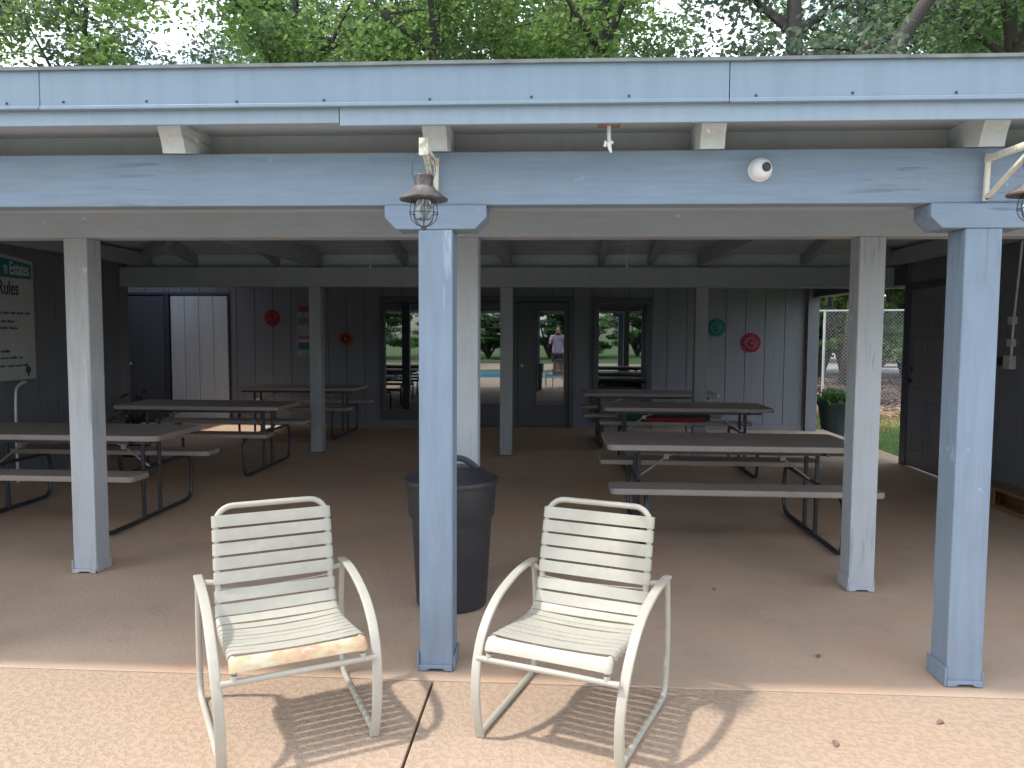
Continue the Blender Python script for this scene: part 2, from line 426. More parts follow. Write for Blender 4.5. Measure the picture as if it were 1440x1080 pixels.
pts = [(-5.8 + i * .25, 2.574 - .001 * i * .22 + .0035 * mnoise.noise((i * .37, 1.3, 0))) for i in range(43)]
b.prism([(x, z - .007) for x, z in pts] + [(x, z + .006) for x, z in reversed(pts)], FY - .034, FY + .06); b.build('drip_edge', M['drip'], pav)
for x0, x1, y0, y1 in ((EX0 - .02, EX0, 3.1, 10.0), (EX1, EX1 + .02, 3.1, 10.0), (EX0, EX1, 10.0, 10.02)):
    b = MB(); b.box(x0, x1, y0, y1, 2.35, 2.535); b.build('fascia', M['fascia'], pav)
# rafters with shaped tails
def rafter(x, w, y0, y1, tail):
    zt = lambda y: roofz(x, y) - .002
    dp = .13
    if tail:
        prof = [(y0, zt(y0) - .004), (y0, zt(y0) - .045), (y0 + .012, zt(y0) - .075), (y0 + .035, zt(y0) - .115), (y0 + .05, zt(y0) - .165), (YF - .004, zt(YF) - .175 ), (YF - .002, 2.300), (YF + .30, 2.302), (YF + .32, zt(YF + .32) - dp), (y1, zt(y1) - dp), (y1, zt(y1))]
    else:
        s = 1 if y1 > y0 else -1
        prof = [(y0, zt(y0)), (y0, zt(y0) - dp), (y1, zt(y1) - dp), (y1, zt(y1))]
    r = MB(); r.prism(prof, x - w / 2, x + w / 2, 'yz')
    return r
TAILS = [-5.05, -3.91, -2.77, -1.63, -.51, .63, 1.735, 2.89, 4.0]
for x in TAILS:
    reach = min(RY - .03, EY0 + min(x - EX0, EX1 - x) - .05)
    rafter(x, .10, 3.19, reach, True).build('rafter', M['tail'], pav, bevel=.004)
for x in (-4.6, -3.54, -1.9, -1.25, .545, 1.15, 3.0, 3.9):
    reach = min(half - .03, min(x - EX0, EX1 - x) - .05)
    rafter(x, .075, 9.93, 10.0 - reach, False).build('rafter', M['grey_y'], pav, bevel=.004)
for (ex, ey, rx) in ((EX0, EY1, RX0), (EX1, EY1, RX1), (EX0, EY0, RX0), (EX1, EY0, RX1)):
    h = MB(); a = Vector((ex + (.2 if ex < 0 else -.2), ey + (-.2 if ey > RY else .2), roofz(ex + (.2 if ex < 0 else -.2), ey + (-.2 if ey > RY else .2)) - .085)); c = Vector((rx, RY, RZ1 - .085))
    h.tube([a, c], .1, 4, sect=(.06, .15)); h.build('hip_rafter', M['grey_y'], pav)
for x in (-5.2, -3.0, -.6, 1.757, 3.95):
    t = MB(); t.box(x - .045, x + .045, YG + .2, YI + .14, 2.337, 2.52 if -4 < x < 3 else 2.5); t.build('tie_beam', M['grey_y'], pav, bevel=.004)
t = MB(); t.box(-5.6, 4.4, YI + .20, YI + .225, 2.325, 2.505); t.build('rear_blocking', M['grey_x'], pav)
t = MB(); t.box(-5.6, 4.4, 9.975, 9.995, 2.36, 2.66); t.build('rear_closure_board', M['grey_x'], pav)
ed = [-5.6] + [v for x in TAILS for v in (x - .051, x + .051)] + [4.4]
for i in range(0, len(ed), 2):
    t = MB(); t.box(ed[i], ed[i + 1], YF + .14, YF + .16, 2.30, 2.50); t.build('eave_blocking', M['blocking'], pav)
    t = MB(); t.box(ed[i], ed[i + 1], FY + .026, YF + .139, 2.405, 2.417); t.build('soffit_panel', M['grey_x'], pav)
t = MB(); t.box(RX0 - .1, RX1 + .1, RY - .025, RY + .025, RZ1 - .17, RZ1 - .01); t.build('ridge_board', M['grey_y'], pav)

# ------------------------------------------------------------------ pool house (walls, doors, windows)
hs = thing('pool_house', (-1.5, 12.4, 0), 'blue grey board sided bath house wrapping the covered patio on three sides', 'building')
BW = 12.4
def siding(a0, a1, z0, z1, holes, place, pitch=.305, gap=.009):
    """PLACE(a0,a1,d0,d1,z0,z1) adds a box; boards proud of a dark backing; holes = (a0,a1,z0,z1)"""
    cuts = sorted({a0, a1} | {c for h in holes for c in h[:2]})
    k = a0; edges = []
    while k < a1 - .02: edges.append(k); k += pitch
    for c0, c1 in zip(cuts[:-1], cuts[1:]):
        mid = (c0 + c1) / 2
        zr = [(z0, z1)]
        for h in holes:
            if h[0] < mid < h[1]:
                zr = [r for p in zr for r in ((p[0], min(p[1], h[2])), (max(p[0], h[3]), p[1])) if r[1] - r[0] > .005]
        for (p, q) in zr:
            place(c0, c1, 0, 1, p, q)
            e = [c0] + [x for x in edges if c0 + .03 < x < c1 - .03] + [c1]
            for i in range(len(e) - 1): place(e[i] + gap / 2, e[i + 1] - gap / 2, 1, 2, p, q)
def wall(name, axis, pos, inward, a0, a1, z0, z1, holes, depth=.10):
    w = MB()
    def place(u0, u1, layer, _, p, q):
        d = (pos + inward * .0, pos - inward * depth) if layer == 0 else (pos + inward * .012, pos - inward * .001)
        lo, hi = min(d), max(d); w.cur = 1 if layer == 0 else 0
        if axis == 'x': w.box(u0, u1, lo, hi, p, q)
        else: w.box(lo, hi, u0, u1, p, q)
    siding(a0, a1, z0, z1, holes, place)
    return w.build(name, [M['wall'], M['wallgap']], hs)
# openings in the back wall
LW = (-2.86, -1.92, .10, 2.10); DR = (-1.62, .275, 0., 2.10); RW = (.595, 1.53, .10, 2.085)
WD = (-6.38, -5.36, 0., 2.12); ND = (-7.15, -6.46, 0., 2.12)
back = wall('back_wall', 'x', BW, -1, -8.6, 4.02, 0, 2.62, [LW, DR, RW, WD, ND])
leftw = wall('side_wall', 'y', -5.5, 1, 3.9, 9.62, 0, 2.62, [])
rightw = wall('side_wall', 'y', 4.1, -1, 4.9, 9.30, 0, 2.62, [(8.17, 9.16, 0, 2.06)])
b = MB(); b.box(4.0, 4.2, 9.30, 12.4, 2.10, 2.62); b.build('lintel', M['navy'], hs)
b = MB(); b.box(3.93, 4.10, 12.30, 12.384, 0, 2.25); b.build('corner_board', M['wall'], hs, bevel=.003)
b = MB(); b.box(4.025, 4.125, 12.50, 16.5, -.15, 2.62); b.box(-8.6, 4.02, 16.4, 16.5, -.15, 2.62); b.build('outer_wall', M['wall'], hs)
b = MB(); b.box(-8.6, 4.0, BW + .105, BW + .12, -.1, 2.62); b.build('wall_backing', M['wallgap'], hs)
recw = wall('recess_wall', 'y', -8.0, 1, 9.62, 12.4, 0, 2.62, [])
b = MB(); b.box(-8.1, -5.61, 9.52, 9.62, 0, 2.62); b.build('recess_front_wall', M['wall'], hs)
# flat roof behind the pavilion: planked soffit, unseen open bay added over the recess to let the sun patch in
b = MB(); zc = 2.63
HX0, HX1, HY0, HY1 = -7.05, -5.95, 10.62, 11.95
b.box(-8.7, HX0, 9.53, 16.6, zc, zc + .08); b.box(HX1, 4.3, 9.9, 16.6, zc, zc + .08); b.box(HX0, HX1, 9.53, HY0, zc, zc + .08); b.box(HX0, HX1, HY1, 16.6, zc, zc + .08)
b.build('flat_roof', M['plank'], hs)
# baseboard kick
for a_, b_ in ((-5.33, -2.87), (1.54, 3.92)): b = MB(); b.box(a_, b_, BW - .03, BW - .013, 0, .085); b.build('kick_board', M['wall'], hs)
def win(x0, x1, z0, z1, name='window', fw=.085, gz0=None):
    fr = MB(); y0, y1 = BW - .05, BW + .06
    g0 = z0 + fw if gz0 is None else gz0
    fr.box(x0, x1, y0, y1, z1 - fw, z1); fr.box(x0, x1, y0, y1, z0, g0)
    fr.box(x0, x0 + fw, y0, y1, g0, z1 - fw); fr.box(x1 - fw, x1, y0, y1, g0, z1 - fw)
    w = fr.build(name, M['navy'], hs, bevel=.004)
    p = MB(); p.box(x0 + fw - .002, x1 - fw + .002, BW + .0, BW + .008, g0 - .002, z1 - fw + .002); p.build('pane', M['glass'], w)
    return w
w = win(*LW, gz0=.26); win(*RW, gz0=.26)
# double glazed door: outer frame, two leaves each with pane and one knob
fr = MB(); fr.box(-1.62, .275, BW - .06, BW + .06, 2.02, 2.10); fr.box(-1.62, -1.55, BW - .06, BW + .06, 0, 2.02); fr.box(.205, .275, BW - .06, BW + .06, 0, 2.02); fr.box(-.70, -.62, BW - .05, BW + .05, 0, 2.02)
fr.build('door_frame', M['navy'], hs, bevel=.004)
for x0, x1, gx0, gx1, tilt in ((-1.545, -.705, -1.34, -.89, 0), (-.615, .20, -.315, .125, 0)):
    dm = MB(); y0, y1 = BW - .035, BW + .01
    dm.box(x0, gx0, y0, y1, .012, 2.012); dm.box(gx1, x1, y0, y1, .012, 2.012); dm.box(gx0, gx1, y0, y1, .012, .37); dm.box(gx0, gx1, y0, y1, 1.875, 2.012)
    for bx in (gx0 - .012, gx1): dm.box(bx, bx + .012, y0 - .01, y0 - .001, .36, 1.885)
    dm.box(gx0, gx1, y0 - .01, y0 - .001, .358, .37); dm.box(gx0, gx1, y0 - .01, y0 - .001, 1.875, 1.887)
    do = dm.build('glazed_door', M['navy'], hs, bevel=.003)
    p = MB(); p.box(gx0 - .002, gx1 + .002, BW - .018, BW - .010, .368, 1.877); p.build('pane', M['glass'], do)
    k = MB(); kx = x0 + .07 if x0 > -1 else x1 - .07
    k.lathe([(.012, 0), (.012, .02), (.028, .03), (.03, .045), (.02, .06), (0, .062)], (kx, y0, 1.0), 14, 'y'); k.build('knob', M['galv'], do)
# pale panelled door and the navy door beside it
d_ = MB()
x0, x1 = WD[0] + .03, WD[1] - .03
for i in range(4):
    w_ = (x1 - x0) / 4; d_.box(x0 + i * w_ + .004, x0 + (i + 1) * w_ - .004, BW - .03, BW + .02, .02, 2.1)
d_.box(x0, x1, BW - .018, BW + .01, .02, 2.1)
wd = d_.build('board_door', M['whitedoor'], hs, bevel=.003); wd['label'] = 'pale board door lit by a patch of sun'
k = MB(); k.tube([(x0 + .06, BW - .03, 1.12), (x0 + .06, BW - .06, 1.12), (x0 + .06, BW - .06, .98), (x0 + .06, BW - .03, .98)], .008, 6); k.build('handle', M['galv'], wd)
d_ = MB(); d_.box(ND[0] + .02, ND[1] - .02, BW + .0, BW + .04, .02, 2.1); nd = d_.build('flush_door', M['greydoor'], hs, bevel=.003); nd['label'] = 'dark navy door beside the pale door'
k = MB(); k.lathe([(.012, 0), (.012, .03), (.028, .04), (.02, .06), (0, .062)], (ND[0] + .1, BW, .98), 12, 'y'); k.build('knob', M['galv'], nd)
b = MB(); b.box(WD[1] - .001, WD[1] + .02, BW - .02, BW + .03, 0, 2.14); b.box(-6.46, -6.38, BW - .025, BW + .03, 0, 2.14); b.box(-7.2, -5.34, BW - .02, BW + .03, 2.12, 2.16); b.build('door_trim', M['navy'], hs)
# six panel door in the right side wall
X = 4.1
d_ = MB(); y0, y1 = 8.19, 9.14
d_.box(X - .02, X + .02, y0, y1, .015, 2.03)
for (pa, pb) in ((.13, .44), (.53, .84)):
    for (za, zb) in ((.2, .78), (.90, 1.5), (1.6, 1.9)):
        q = (y0 + pa, y0 + pb)
        for a_, b_, c_, e_ in ((q[0], q[1], za, za + .02), (q[0], q[1], zb - .02, zb), (q[0], q[0] + .02, za, zb), (q[1] - .02, q[1], za, zb)):
            d_.box(X - .028, X - .0195, a_, b_, c_, e_)
        d_.box(X - .026, X - .0195, q[0] + .05, q[1] - .05, za + .05, zb - .05)
sd = d_.build('panel_door', M['door'], hs, bevel=.003)
k = MB(); k.lathe([(.014, 0), (.014, .02), (.03, .03), (.03, .05), (0, .06)], (X - .02, y1 - .08, 1.0), 14, 'x')
k.v = [(2 * (X - .02) - p[0], p[1], p[2]) for p in k.v]; k.box(X - .03, X - .021, y1 - .1, y1 - .06, 1.1, 1.16); k.build('handle', M['black'], sd)
b = MB(); b.box(X - .03, X + .03, 9.14, 9.30, 0, 2.12); b.box(X - .03, X + .03, 8.10, 8.19, 0, 2.12); b.box(X - .03, X + .03, 8.19, 9.14, 2.035, 2.12); b.build('door_frame', M['navy'], hs, bevel=.004)

# ------------------------------------------------------------------ things fixed to the buildings
def lantern(x, y, z, label):
    """z = hood rim height"""
    t = thing('lantern', (x, y, z - .11), label, 'lantern', 'caged lanterns on white brackets')
    h = MB(); h.lathe([(.091, z - .006), (.092, z), (.075, z + .012), (.046, z + .034), (.035, z + .046), (.035, z + .085), (.031, z + .089), (0, z + .09)], (x, y, 0), 32)
    h.lathe([(.088, z - .003), (.06, z + .008), (.0, z + .012)], (x, y, 0), 32); h.build('hood', M['rust'], t)
    g_ = MB(); g_.lathe([(.022, z - .002), (.032, z - .02), (.036, z - .05), (.028, z - .078), (0, z - .085)], (x, y, 0), 18); g_.lathe([(.018, z + .006), (.018, z - .025), (0, z - .026)], (x, y, 0), 12); g_.build('bulb', M['bulb'], t)
    c = MB()
    for k in range(8):
        a = k * PI / 4 + .2
        c.tube([(x + math.cos(a) * r, y + math.sin(a) * r, z + dz) for r, dz in ((.040, .004), (.050, -.03), (.053, -.055), (.046, -.08), (.028, -.098), (.006, -.106))], .0018, 5)
    for r, dz in ((.053, -.055), (.0465, -.008)):
        c.tube([(x + math.cos(2 * PI * k / 24) * r, y + math.sin(2 * PI * k / 24) * r, z + dz) for k in range(24)], .0018, 5, closed=True)
    c.lathe([(.0, z - .10), (.012, z - .104), (.008, z - .118), (0, z - .12)], (x, y, 0), 10); c.build('cage', M['iron'], t)
    w_ = MB(); w_.tube([(x - .036, y, z + .07), (x - .045, y, z + .10), (x - .042, y, z + .14), (x - .02, y, z + .165), (x, y, z + .172), (x + .02, y, z + .165), (x + .042, y, z + .14), (x + .045, y, z + .10), (x + .036, y, z + .07)], .0016, 5); w_.build('bail', M['iron'], t)
    return t
def bracket(x0, x1, ye, label):
    t = thing('lantern_bracket', (x0, YF, 2.07), label, 'bracket', 'white triangular lantern brackets')
    zt = 2.245; yw = YF - .02
    b_ = MB(); b_.tube([(x0, yw, 2.075), (x0 + .004, yw, zt + .02)], .01, 8, sect=(.020, .016)); b_.build('upright', M['cream'], t)
    b_ = MB(); b_.tube([(x0, yw, zt), (x1, ye, zt - .025)], .01, 8, sect=(.022, .026)); b_.box(x1 - .017, x1 + .017, ye - .012, ye + .008, zt - .058, zt + .006); b_.build('arm', M['cream'], t)
    b_ = MB(); b_.tube([(x0 + .002, yw - .012, 2.09), (x1, ye + .012, zt - .04)], .01, 8, sect=(.018, .018)); b_.build('strut', M['cream'], t)
    b_ = MB(); b_.lathe([(.008, 0), (.006, .006), (0, .007)], (x0, yw - .012, 2.085), 8, 'y'); b_.build('bolt', M['steel'], t)
    return t
bracket(-.522, -.505, 2.93, 'white painted bracket above the middle blue post holding a rusty lantern')
lantern(-.505, 2.925, 2.026, 'rusty hooded cage lantern hanging before the middle blue post')
bracket(1.765, 1.725, 2.93, 'white painted bracket over the thick end post at the frame edge')
lantern(1.725, 2.925, 2.035, 'dark hooded cage lantern cut off by the picture edge')
# security camera
t = thing('security_camera', (.85, YF, 2.16), 'round white security camera with dark lens on the blue beam', 'camera')
c = MB(); c.lathe([(.050, 0), (.050, .012), (.044, .02)], (.85, YF + .004, 2.211), 28, 'y'); c.build('mount', M['white'], t)
c = MB(); R = .046
c.lathe([(R * math.sin(a), R - R * math.cos(a)) for a in [PI - PI * i / 14 for i in range(0, 13)]][::-1] if False else [(R * math.cos(a), .02 + R * math.sin(a)) for a in [PI / 2 * i / 10 for i in range(11)]], (.85, YF + .004, 2.211), 28, 'y'); c.build('housing', M['white'], t)
c = MB(); dv = Vector((.30, -1, .02)).normalized(); pc = Vector((.85, YF - .016, 2.211)) + dv * .044
c.tube([pc - dv * .012, pc + dv * .003], [.021, .019], 20); 
lensb = c.build('lens', M['black'], t)
c = MB(); c.tube([pc + dv * .003, pc + dv * .005], [.009, .007], 14); c.build('lens_glass', M['steel'], lensb)
# swivel hook under the eave
t = thing('ceiling_hook', (.205, 3.17, 2.36), 'small white swivel clip hanging from a plate under the eave', 'hook')
c = MB(); c.box(.16, .25, 3.14, 3.20, 2.352, 2.3595); c.build('plate', M['rawwood'], t)
c = MB(); c.tube([(.205, 3.17, 2.352), (.205, 3.17, 2.285)], .008, 8); c.build('stem', M['white'], t)
c = MB(); c.tube([(.188, 3.165, 2.27), (.192, 3.165, 2.29), (.205, 3.165, 2.286), (.208, 3.162, 2.262), (.214, 3.158, 2.245)], [.006, .008, .011, .008, .004], 8); c.tube([(.205, 3.165, 2.286), (.222, 3.165, 2.288)], [.01, .006], 8); c.build('clip', M['white'], t)
for x, lab in ((-1.95, 'tiny white hook on a thread, nearer the red paper rosette'), (.713, 'tiny white hook on a thread, above the dark reflecting window')):
    t = thing('hanging_hook', (x, 8., 2.19), lab, 'hook', 'hooks on threads under the roof')
    c = MB(); c.tube([(x, 8., roofz(x, 8.) - .002), (x, 8., 2.222)], .0012, 4); c.build('thread', M['white'], t)
    c = MB(); c.tube([(x, 8., 2.225), (x + .012, 8, 2.212), (x + .006, 8., 2.195), (x - .010, 8, 2.202)], .005, 6); c.build('hook', M['white'], t)

# rules sign on the left wall
SX = -5.488
t = thing('rules_sign', (SX, 7.1, 1.03), 'white rules board with teal header panel on the left side wall', 'sign')
Y0, Y1 = 6.35, 7.80
p = MB(); tp = [(Y0 + (Y1 - Y0) * i / 16, 2.235 + .05 * math.sin(PI * i / 16)) for i in range(17)]
p.prism([(Y1, 1.02), (Y0, 1.02)] + tp, SX, SX + .014, 'yz'); pn = p.build('panel', plain('sign white', (.42, .45, .46), .5, var=.05, scale=3), t)
p = MB(); tp = [(Y0 + .03 + (Y1 - Y0 - .06) * i / 16, 2.20 + .05 * math.sin(PI * i / 16)) for i in range(17)]
p.prism([(Y1 - .03, 2.05), (Y0 + .03, 2.05)] + tp, SX + .014, SX + .017, 'yz'); p.build('header', plain('sign teal', (.02, .16, .19), .5, var=.05), t)
def text(body, size, y_right, z, mat, parent, name='lettering', bold=.0, xs=.55):
    cu = bpy.data.curves.new(name, 'FONT'); cu.body = body; cu.size = size; cu.extrude = .001; cu.align_x = 'RIGHT'; cu.offset = bold
    tmp = bpy.data.objects.new('tmp', cu); COL.objects.link(tmp)
    me = bpy.data.meshes.new_from_object(tmp.evaluated_get(bpy.context.evaluated_depsgraph_get()))
    bpy.data.objects.remove(tmp)
    # text plane: x -> +Y (reading toward the back of the patio), y -> z, facing +X
    R = Matrix(((0, 0, 1, 0), (1, 0, 0, 0), (0, 1, 0, 0), (0, 0, 0, 1)))
    me.transform(R @ Matrix.Diagonal((xs, 1, 1, 1))); me.materials.append(mat)
    o = bpy.data.objects.new(name, me); COL.objects.link(o); o.parent = parent
    o.location = Vector((SX + .0185, y_right, z)) - WL[parent.name]; return o
ink = plain('sign ink', (.015, .05, .06), .5); pale = plain('sign pale lettering', (.5, .55, .56), .5)
text('n Estates', .185, Y1 - .06, 2.085, pale, t, bold=.003)
text('Rules', .20, Y1 - .225, 1.88, ink, t, bold=.0015, xs=.68)
p = MB(); rr = random.Random(3)
for z, yr, n_ in ((1.685, Y1 - .07, 9), (1.60, Y1 - .30, 4), (1.535, Y1 - .26, 5), (1.30, Y1 - .38, 4), (1.235, Y1 - .2, 6), (1.155, Y1 - .12, 9)):
    y = yr
    for k in range(n_):
        l = rr.uniform(.05, .12); yy = y
        while yy > y - l: p.box(SX + .0142, SX + .0162, yy - .011, yy, z, z + rr.choice((.016, .016, .024))); yy -= .015
        y -= l + .025
p.build('small_print_lines', ink, t)
p = MB(); p.tube([(SX + .016, Y1 - .12, 1.05), (SX + .016, Y1 - .12, 1.09)], .008, 6)
for k in range(7): a = k * .9; p.lathe([(.0, .0), (.018, .001), (0, .002)], (SX + .0145, Y1 - .12 + .025 * math.cos(a), 1.115 + .022 * math.sin(a)), 8, 'x')
p.build('tree_emblem', ink, t)
# white bent pipe beside the wall
one(MB().tube(catmull([(-5.38, 7.34, 0.0), (-5.38, 7.34, .5), (-5.38, 7.35, .88), (-5.38, 7.40, .97), (-5.38, 7.50, 1.0), (-5.46, 7.54, 1.0)]), .014, 8), 'bent_pipe', M['galv'], (-5.38, 7.34, 0), 'white bent standpipe under the rules board', 'pipe')
# conduit and switch boxes on the right wall
t = thing('electrical_conduit', (4.08, 7.13, 1.2), 'white conduit with two small switch boxes on the dark side wall', 'conduit')
c = MB(); c.tube([(4.07, 7.02, 2.6), (4.07, 7.07, 2.1), (4.07, 7.12, 1.62), (4.07, 7.13, 1.33)], .011, 8); c.build('pipe', M['galv'], t)
for z in (1.62, 1.42): c = MB(); c.box(4.045, 4.087, 7.09, 7.17, z, z + .07); c.build('clamp', M['galv'], t, bevel=.004)
c = MB(); c.box(4.03, 4.087, 7.08, 7.19, 1.22, 1.34); bx = c.build('switch_box', M['galv'], t, bevel=.006)
c = MB(); c.box(4.015, 4.03, 7.2, 7.24, 1.27, 1.31); c.box(4.02, 4.087, 7.19, 7.26, 1.25, 1.33); c.build('switch', M['black'], bx)
# low timber box at the right wall
t = thing('timber_box', (3.98, 6.95, 0), 'low brown timber box with open front by the dark side wall', 'box')
c = MB(); c.box(3.86, 4.085, 6.45, 7.22, .16, .19); c.build('lid', M['rawwood'], t, bevel=.004)
c = MB(); c.box(3.87, 4.085, 7.18, 7.21, 0, .16); c.box(3.87, 4.085, 6.46, 6.49, 0, .16); c.box(3.87, 3.89, 6.95, 7.18, 0, .16); c.box(3.87, 3.89, 6.49, 6.95, 0, .04); c.box(4.06, 4.085, 6.49, 7.18, 0, .16); c.build('frame', M['rawwood'], t, bevel=.003)
# paper rosettes
def rosette(x, z, r, cols, label, pts_=22):
    t = thing('paper_rosette', (x, BW - .012, z), label, 'decoration', 'paper rosettes on the back wall')
    yb = BW - .013
    p = MB(); vs = []; fs = []
    for k in range(pts_ * 2):
        a = PI * k / pts_; rr_ = r * (1 if k % 2 == 0 else .93); dy = .004 if k % 2 else .020
        vs += [(x + math.cos(a) * rr_, yb - dy, z + math.sin(a) * rr_), (x + math.cos(a) * r * .2, yb - dy, z + math.sin(a) * r * .2)]
    n_ = pts_ * 2
    for k in range(n_): k2 = (k + 1) % n_; fs.append((2 * k, 2 * k2, 2 * k2 + 1, 2 * k + 1))
    p._add(vs, fs); o = p.build('petals', cols[0], t); sm = o.modifiers.new('thick', 'SOLIDIFY'); sm.thickness = .002
    p = MB(); vs = []
    for k in range(pts_ * 2):
        a = PI * (k + .5) / pts_; rr_ = r * (.66 if k % 2 == 0 else .60); dy = .022 if k % 2 else .036
        vs += [(x + math.cos(a) * rr_, yb - dy, z + math.sin(a) * rr_), (x + math.cos(a) * r * .15, yb - dy + .006, z + math.sin(a) * r * .15)]
    p._add(vs, fs); o2 = p.build('inner_petals', cols[1], t); sm = o2.modifiers.new('thick', 'SOLIDIFY'); sm.thickness = .002
    p = MB(); p.lathe([(r * .2, .03), (r * .2, .04), (r * .06, .044), (0, .044)], (x, yb, z), 16, 'y'); p.build('centre', cols[0], t); return t
    p = MB(); p.lathe([(r * .36, .02), (r * .36, .024), (r * .1, .028), (0, .028)], (x, yb, z), 16, 'y'); p.build('centre', cols[1], t)
P_ = lambda n, c: plain(n, c, .7, var=.12, scale=20)
rosette(-4.64, 1.745, .135, (P_('red paper', (.33, .03, .045)), P_('pink paper', (.36, .06, .08))), 'red paper rosette on the pale side of the back wall')
rosette(-3.42, 1.415, .125, (P_('orange paper', (.30, .15, .05)), P_('red centre paper', (.28, .04, .03))), 'orange paper rosette with red centre on the back wall')
rosette(2.53, 1.625, .15, (P_('teal paper', (.02, .15, .15)), P_('aqua paper', (.05, .23, .22))), 'teal paper rosette half behind an inner post')
rosette(3.075, 1.385, .16, (P_('magenta paper', (.27, .02, .085)), P_('rose paper', (.30, .10, .11))), 'magenta paper rosette on the dark back wall')
# poster of stacked colour bands
t = thing('wall_poster', (-4.0, BW - .013, 1.13), 'tall poster of coloured bands partly behind an inner post', 'poster')
bands = [((.30, .09, .14), .11), ((.36, .37, .42), .09), ((.12, .25, .32), .12), ((.40, .38, .46), .17), ((.34, .13, .18), .06), ((.45, .50, .50), .05), ((.05, .15, .28), .12), ((.38, .39, .42), .10)]
z = 1.13 + sum(h for _, h in bands)
p = MB(); p.box(-4.23, -3.80, BW - .018, BW - .0135, 1.13, z); pb = p.build('sheet', plain('poster sheet', (.24, .25, .28), .6), t)
for i, (c_, h_) in enumerate(bands):
    p = MB(); p.box(-4.215, -3.815, BW - .021, BW - .0185, z - h_ + .004, z - .004); p.build('band', plain('poster band %d' % i, mul(c_, .6), .6, var=.25, scale=14), t); z -= h_

# ------------------------------------------------------------------ picnic tables
TZ, BZ = .72, .47
def picnic_table():
    t = thing('picnic_table', (0, 0, 0), '', 'picnic table', 'folding picnic tables under the pavilion')
    m_ = MB(); m_.prism(rrect(-.915, .915, -.38, .38, .05), TZ - .044, TZ, 'xy'); m_.build('tabletop', M['putty'], t, bevel=.008)
    m_ = MB(); m_.prism(rrect(-.80, .80, -.30, .30, .03), TZ - .075, TZ - .0445, 'xy'); m_.build('apron', M['steel'], t)
    for s in (-1, 1):
        m_ = MB(); m_.prism(rrect(-.915, .915, s * .605 - .127, s * .605 + .127, .04), BZ - .042, BZ, 'xy'); m_.build('bench', M['putty'], t, bevel=.008)
    for s in (-1, 1):
        x = s * .66
        m_ = MB()
        half_ = [(x, -.58, BZ - .045), (x, -.66, BZ - .10), (x, -.685, .25), (x, -.67, .09), (x, -.62, .03), (x, -.54, .018)]
        path = catmull(half_, 5) + catmull([(a, -b, c) for a, b, c in reversed(half_)], 5)
        m_.tube(path, .0175, 8)
        for y in (-.125, .125): m_.tube([(x, y, .02), (x, y, TZ - .05)], .017, 8)
        m_.tube([(x, -.6, BZ - .06), (x, .6, BZ - .06)], .015, 8)
        m_.tube([(x, -.35, TZ - .06), (x, .35, TZ - .06)], .015, 8)
        fr_ = m_.build('leg_frame', M['steel'], t)
        m_ = MB(); m_.tube([(x, 0, BZ - .06), (x - s * .22, 0, .58), (x - s * .42, 0, TZ - .06)], .009, 6); m_.tube([(x, -.125, .41), (x, .125, .41)], .01, 6)
        m_.box(x - s * .22 - .02, x - s * .22 + .02, -.02, .02, .56, .60); m_.build('brace', M['zinc'], t)
    return t
tb = picnic_table()
TB = [(-3.95, 6.04, 'brown topped picnic table nearest the rules board, its end behind a grey post'),
      (-3.87, 8.38, 'brown topped picnic table second from the front beside the pale door'),
      (-3.77, 11.18, 'brown topped picnic table against the back wall under the red rosette'),
      (1.29, 5.92, 'brown topped picnic table in front behind the cream chair, beside a grey post'),
      (1.44, 8.74, 'brown topped picnic table with red and green bundles on its bench'),
      (1.27, 10.73, 'brown topped picnic table in the last row below the dark window')]
for i, (x, y, lab) in enumerate(TB):
    o = tb if i == 0 else copy_tree(tb)
    o.location = (x, y, 0); o['label'] = lab
# bundles on the bench of the rear right table
def bundle(x0, x1, y0, y1, z0, h, mat, name, lab, cat):
    m_ = MB(); n_ = 14; ring = 10; vs = []; fs = []
    for i in range(n_ + 1):
        u = i / n_; x = x0 + (x1 - x0) * u; e = min(1, (min(u, 1 - u) / .09 + .25)) ** .5
        for j in range(ring):
            a = 2 * PI * j / ring; c_, s_ = math.cos(a), math.sin(a)
            y = (y0 + y1) / 2 + (y1 - y0) / 2 * math.copysign(abs(c_) ** .5, c_) * e
            zz = z0 + h / 2 + h / 2 * math.copysign(abs(s_) ** .5, s_) * (e if s_ > 0 else 1) * (1 + .12 * mnoise.noise((x * 6, j, z0)))
            vs.append((x, y, max(zz, z0 + .001)))
    for i in range(n_):
        for j in range(ring): fs.append((i * ring + j, i * ring + (j + 1) % ring, (i + 1) * ring + (j + 1) % ring, (i + 1) * ring + j))
    fs += [tuple(range(ring)), tuple(n_ * ring + j for j in range(ring - 1, -1, -1))]
    m_._add(vs, fs, True)
    return one(m_, name, mat, ((x0 + x1) / 2, (y0 + y1) / 2, z0), lab, cat)
bundle(.76, 1.87, 9.345, 9.46, BZ, .115, P_('green cloth', (.012, .10, .075)), 'folded_umbrella', 'long dark green folded bundle lying on the middle table bench', 'bundle')
bundle(1.06, 1.80, 9.235, 9.34, BZ, .05, P_('red cloth', (.33, .012, .035)), 'folded_cushion', 'flat red folded cushion lying before the green bundle on a bench', 'cushion')

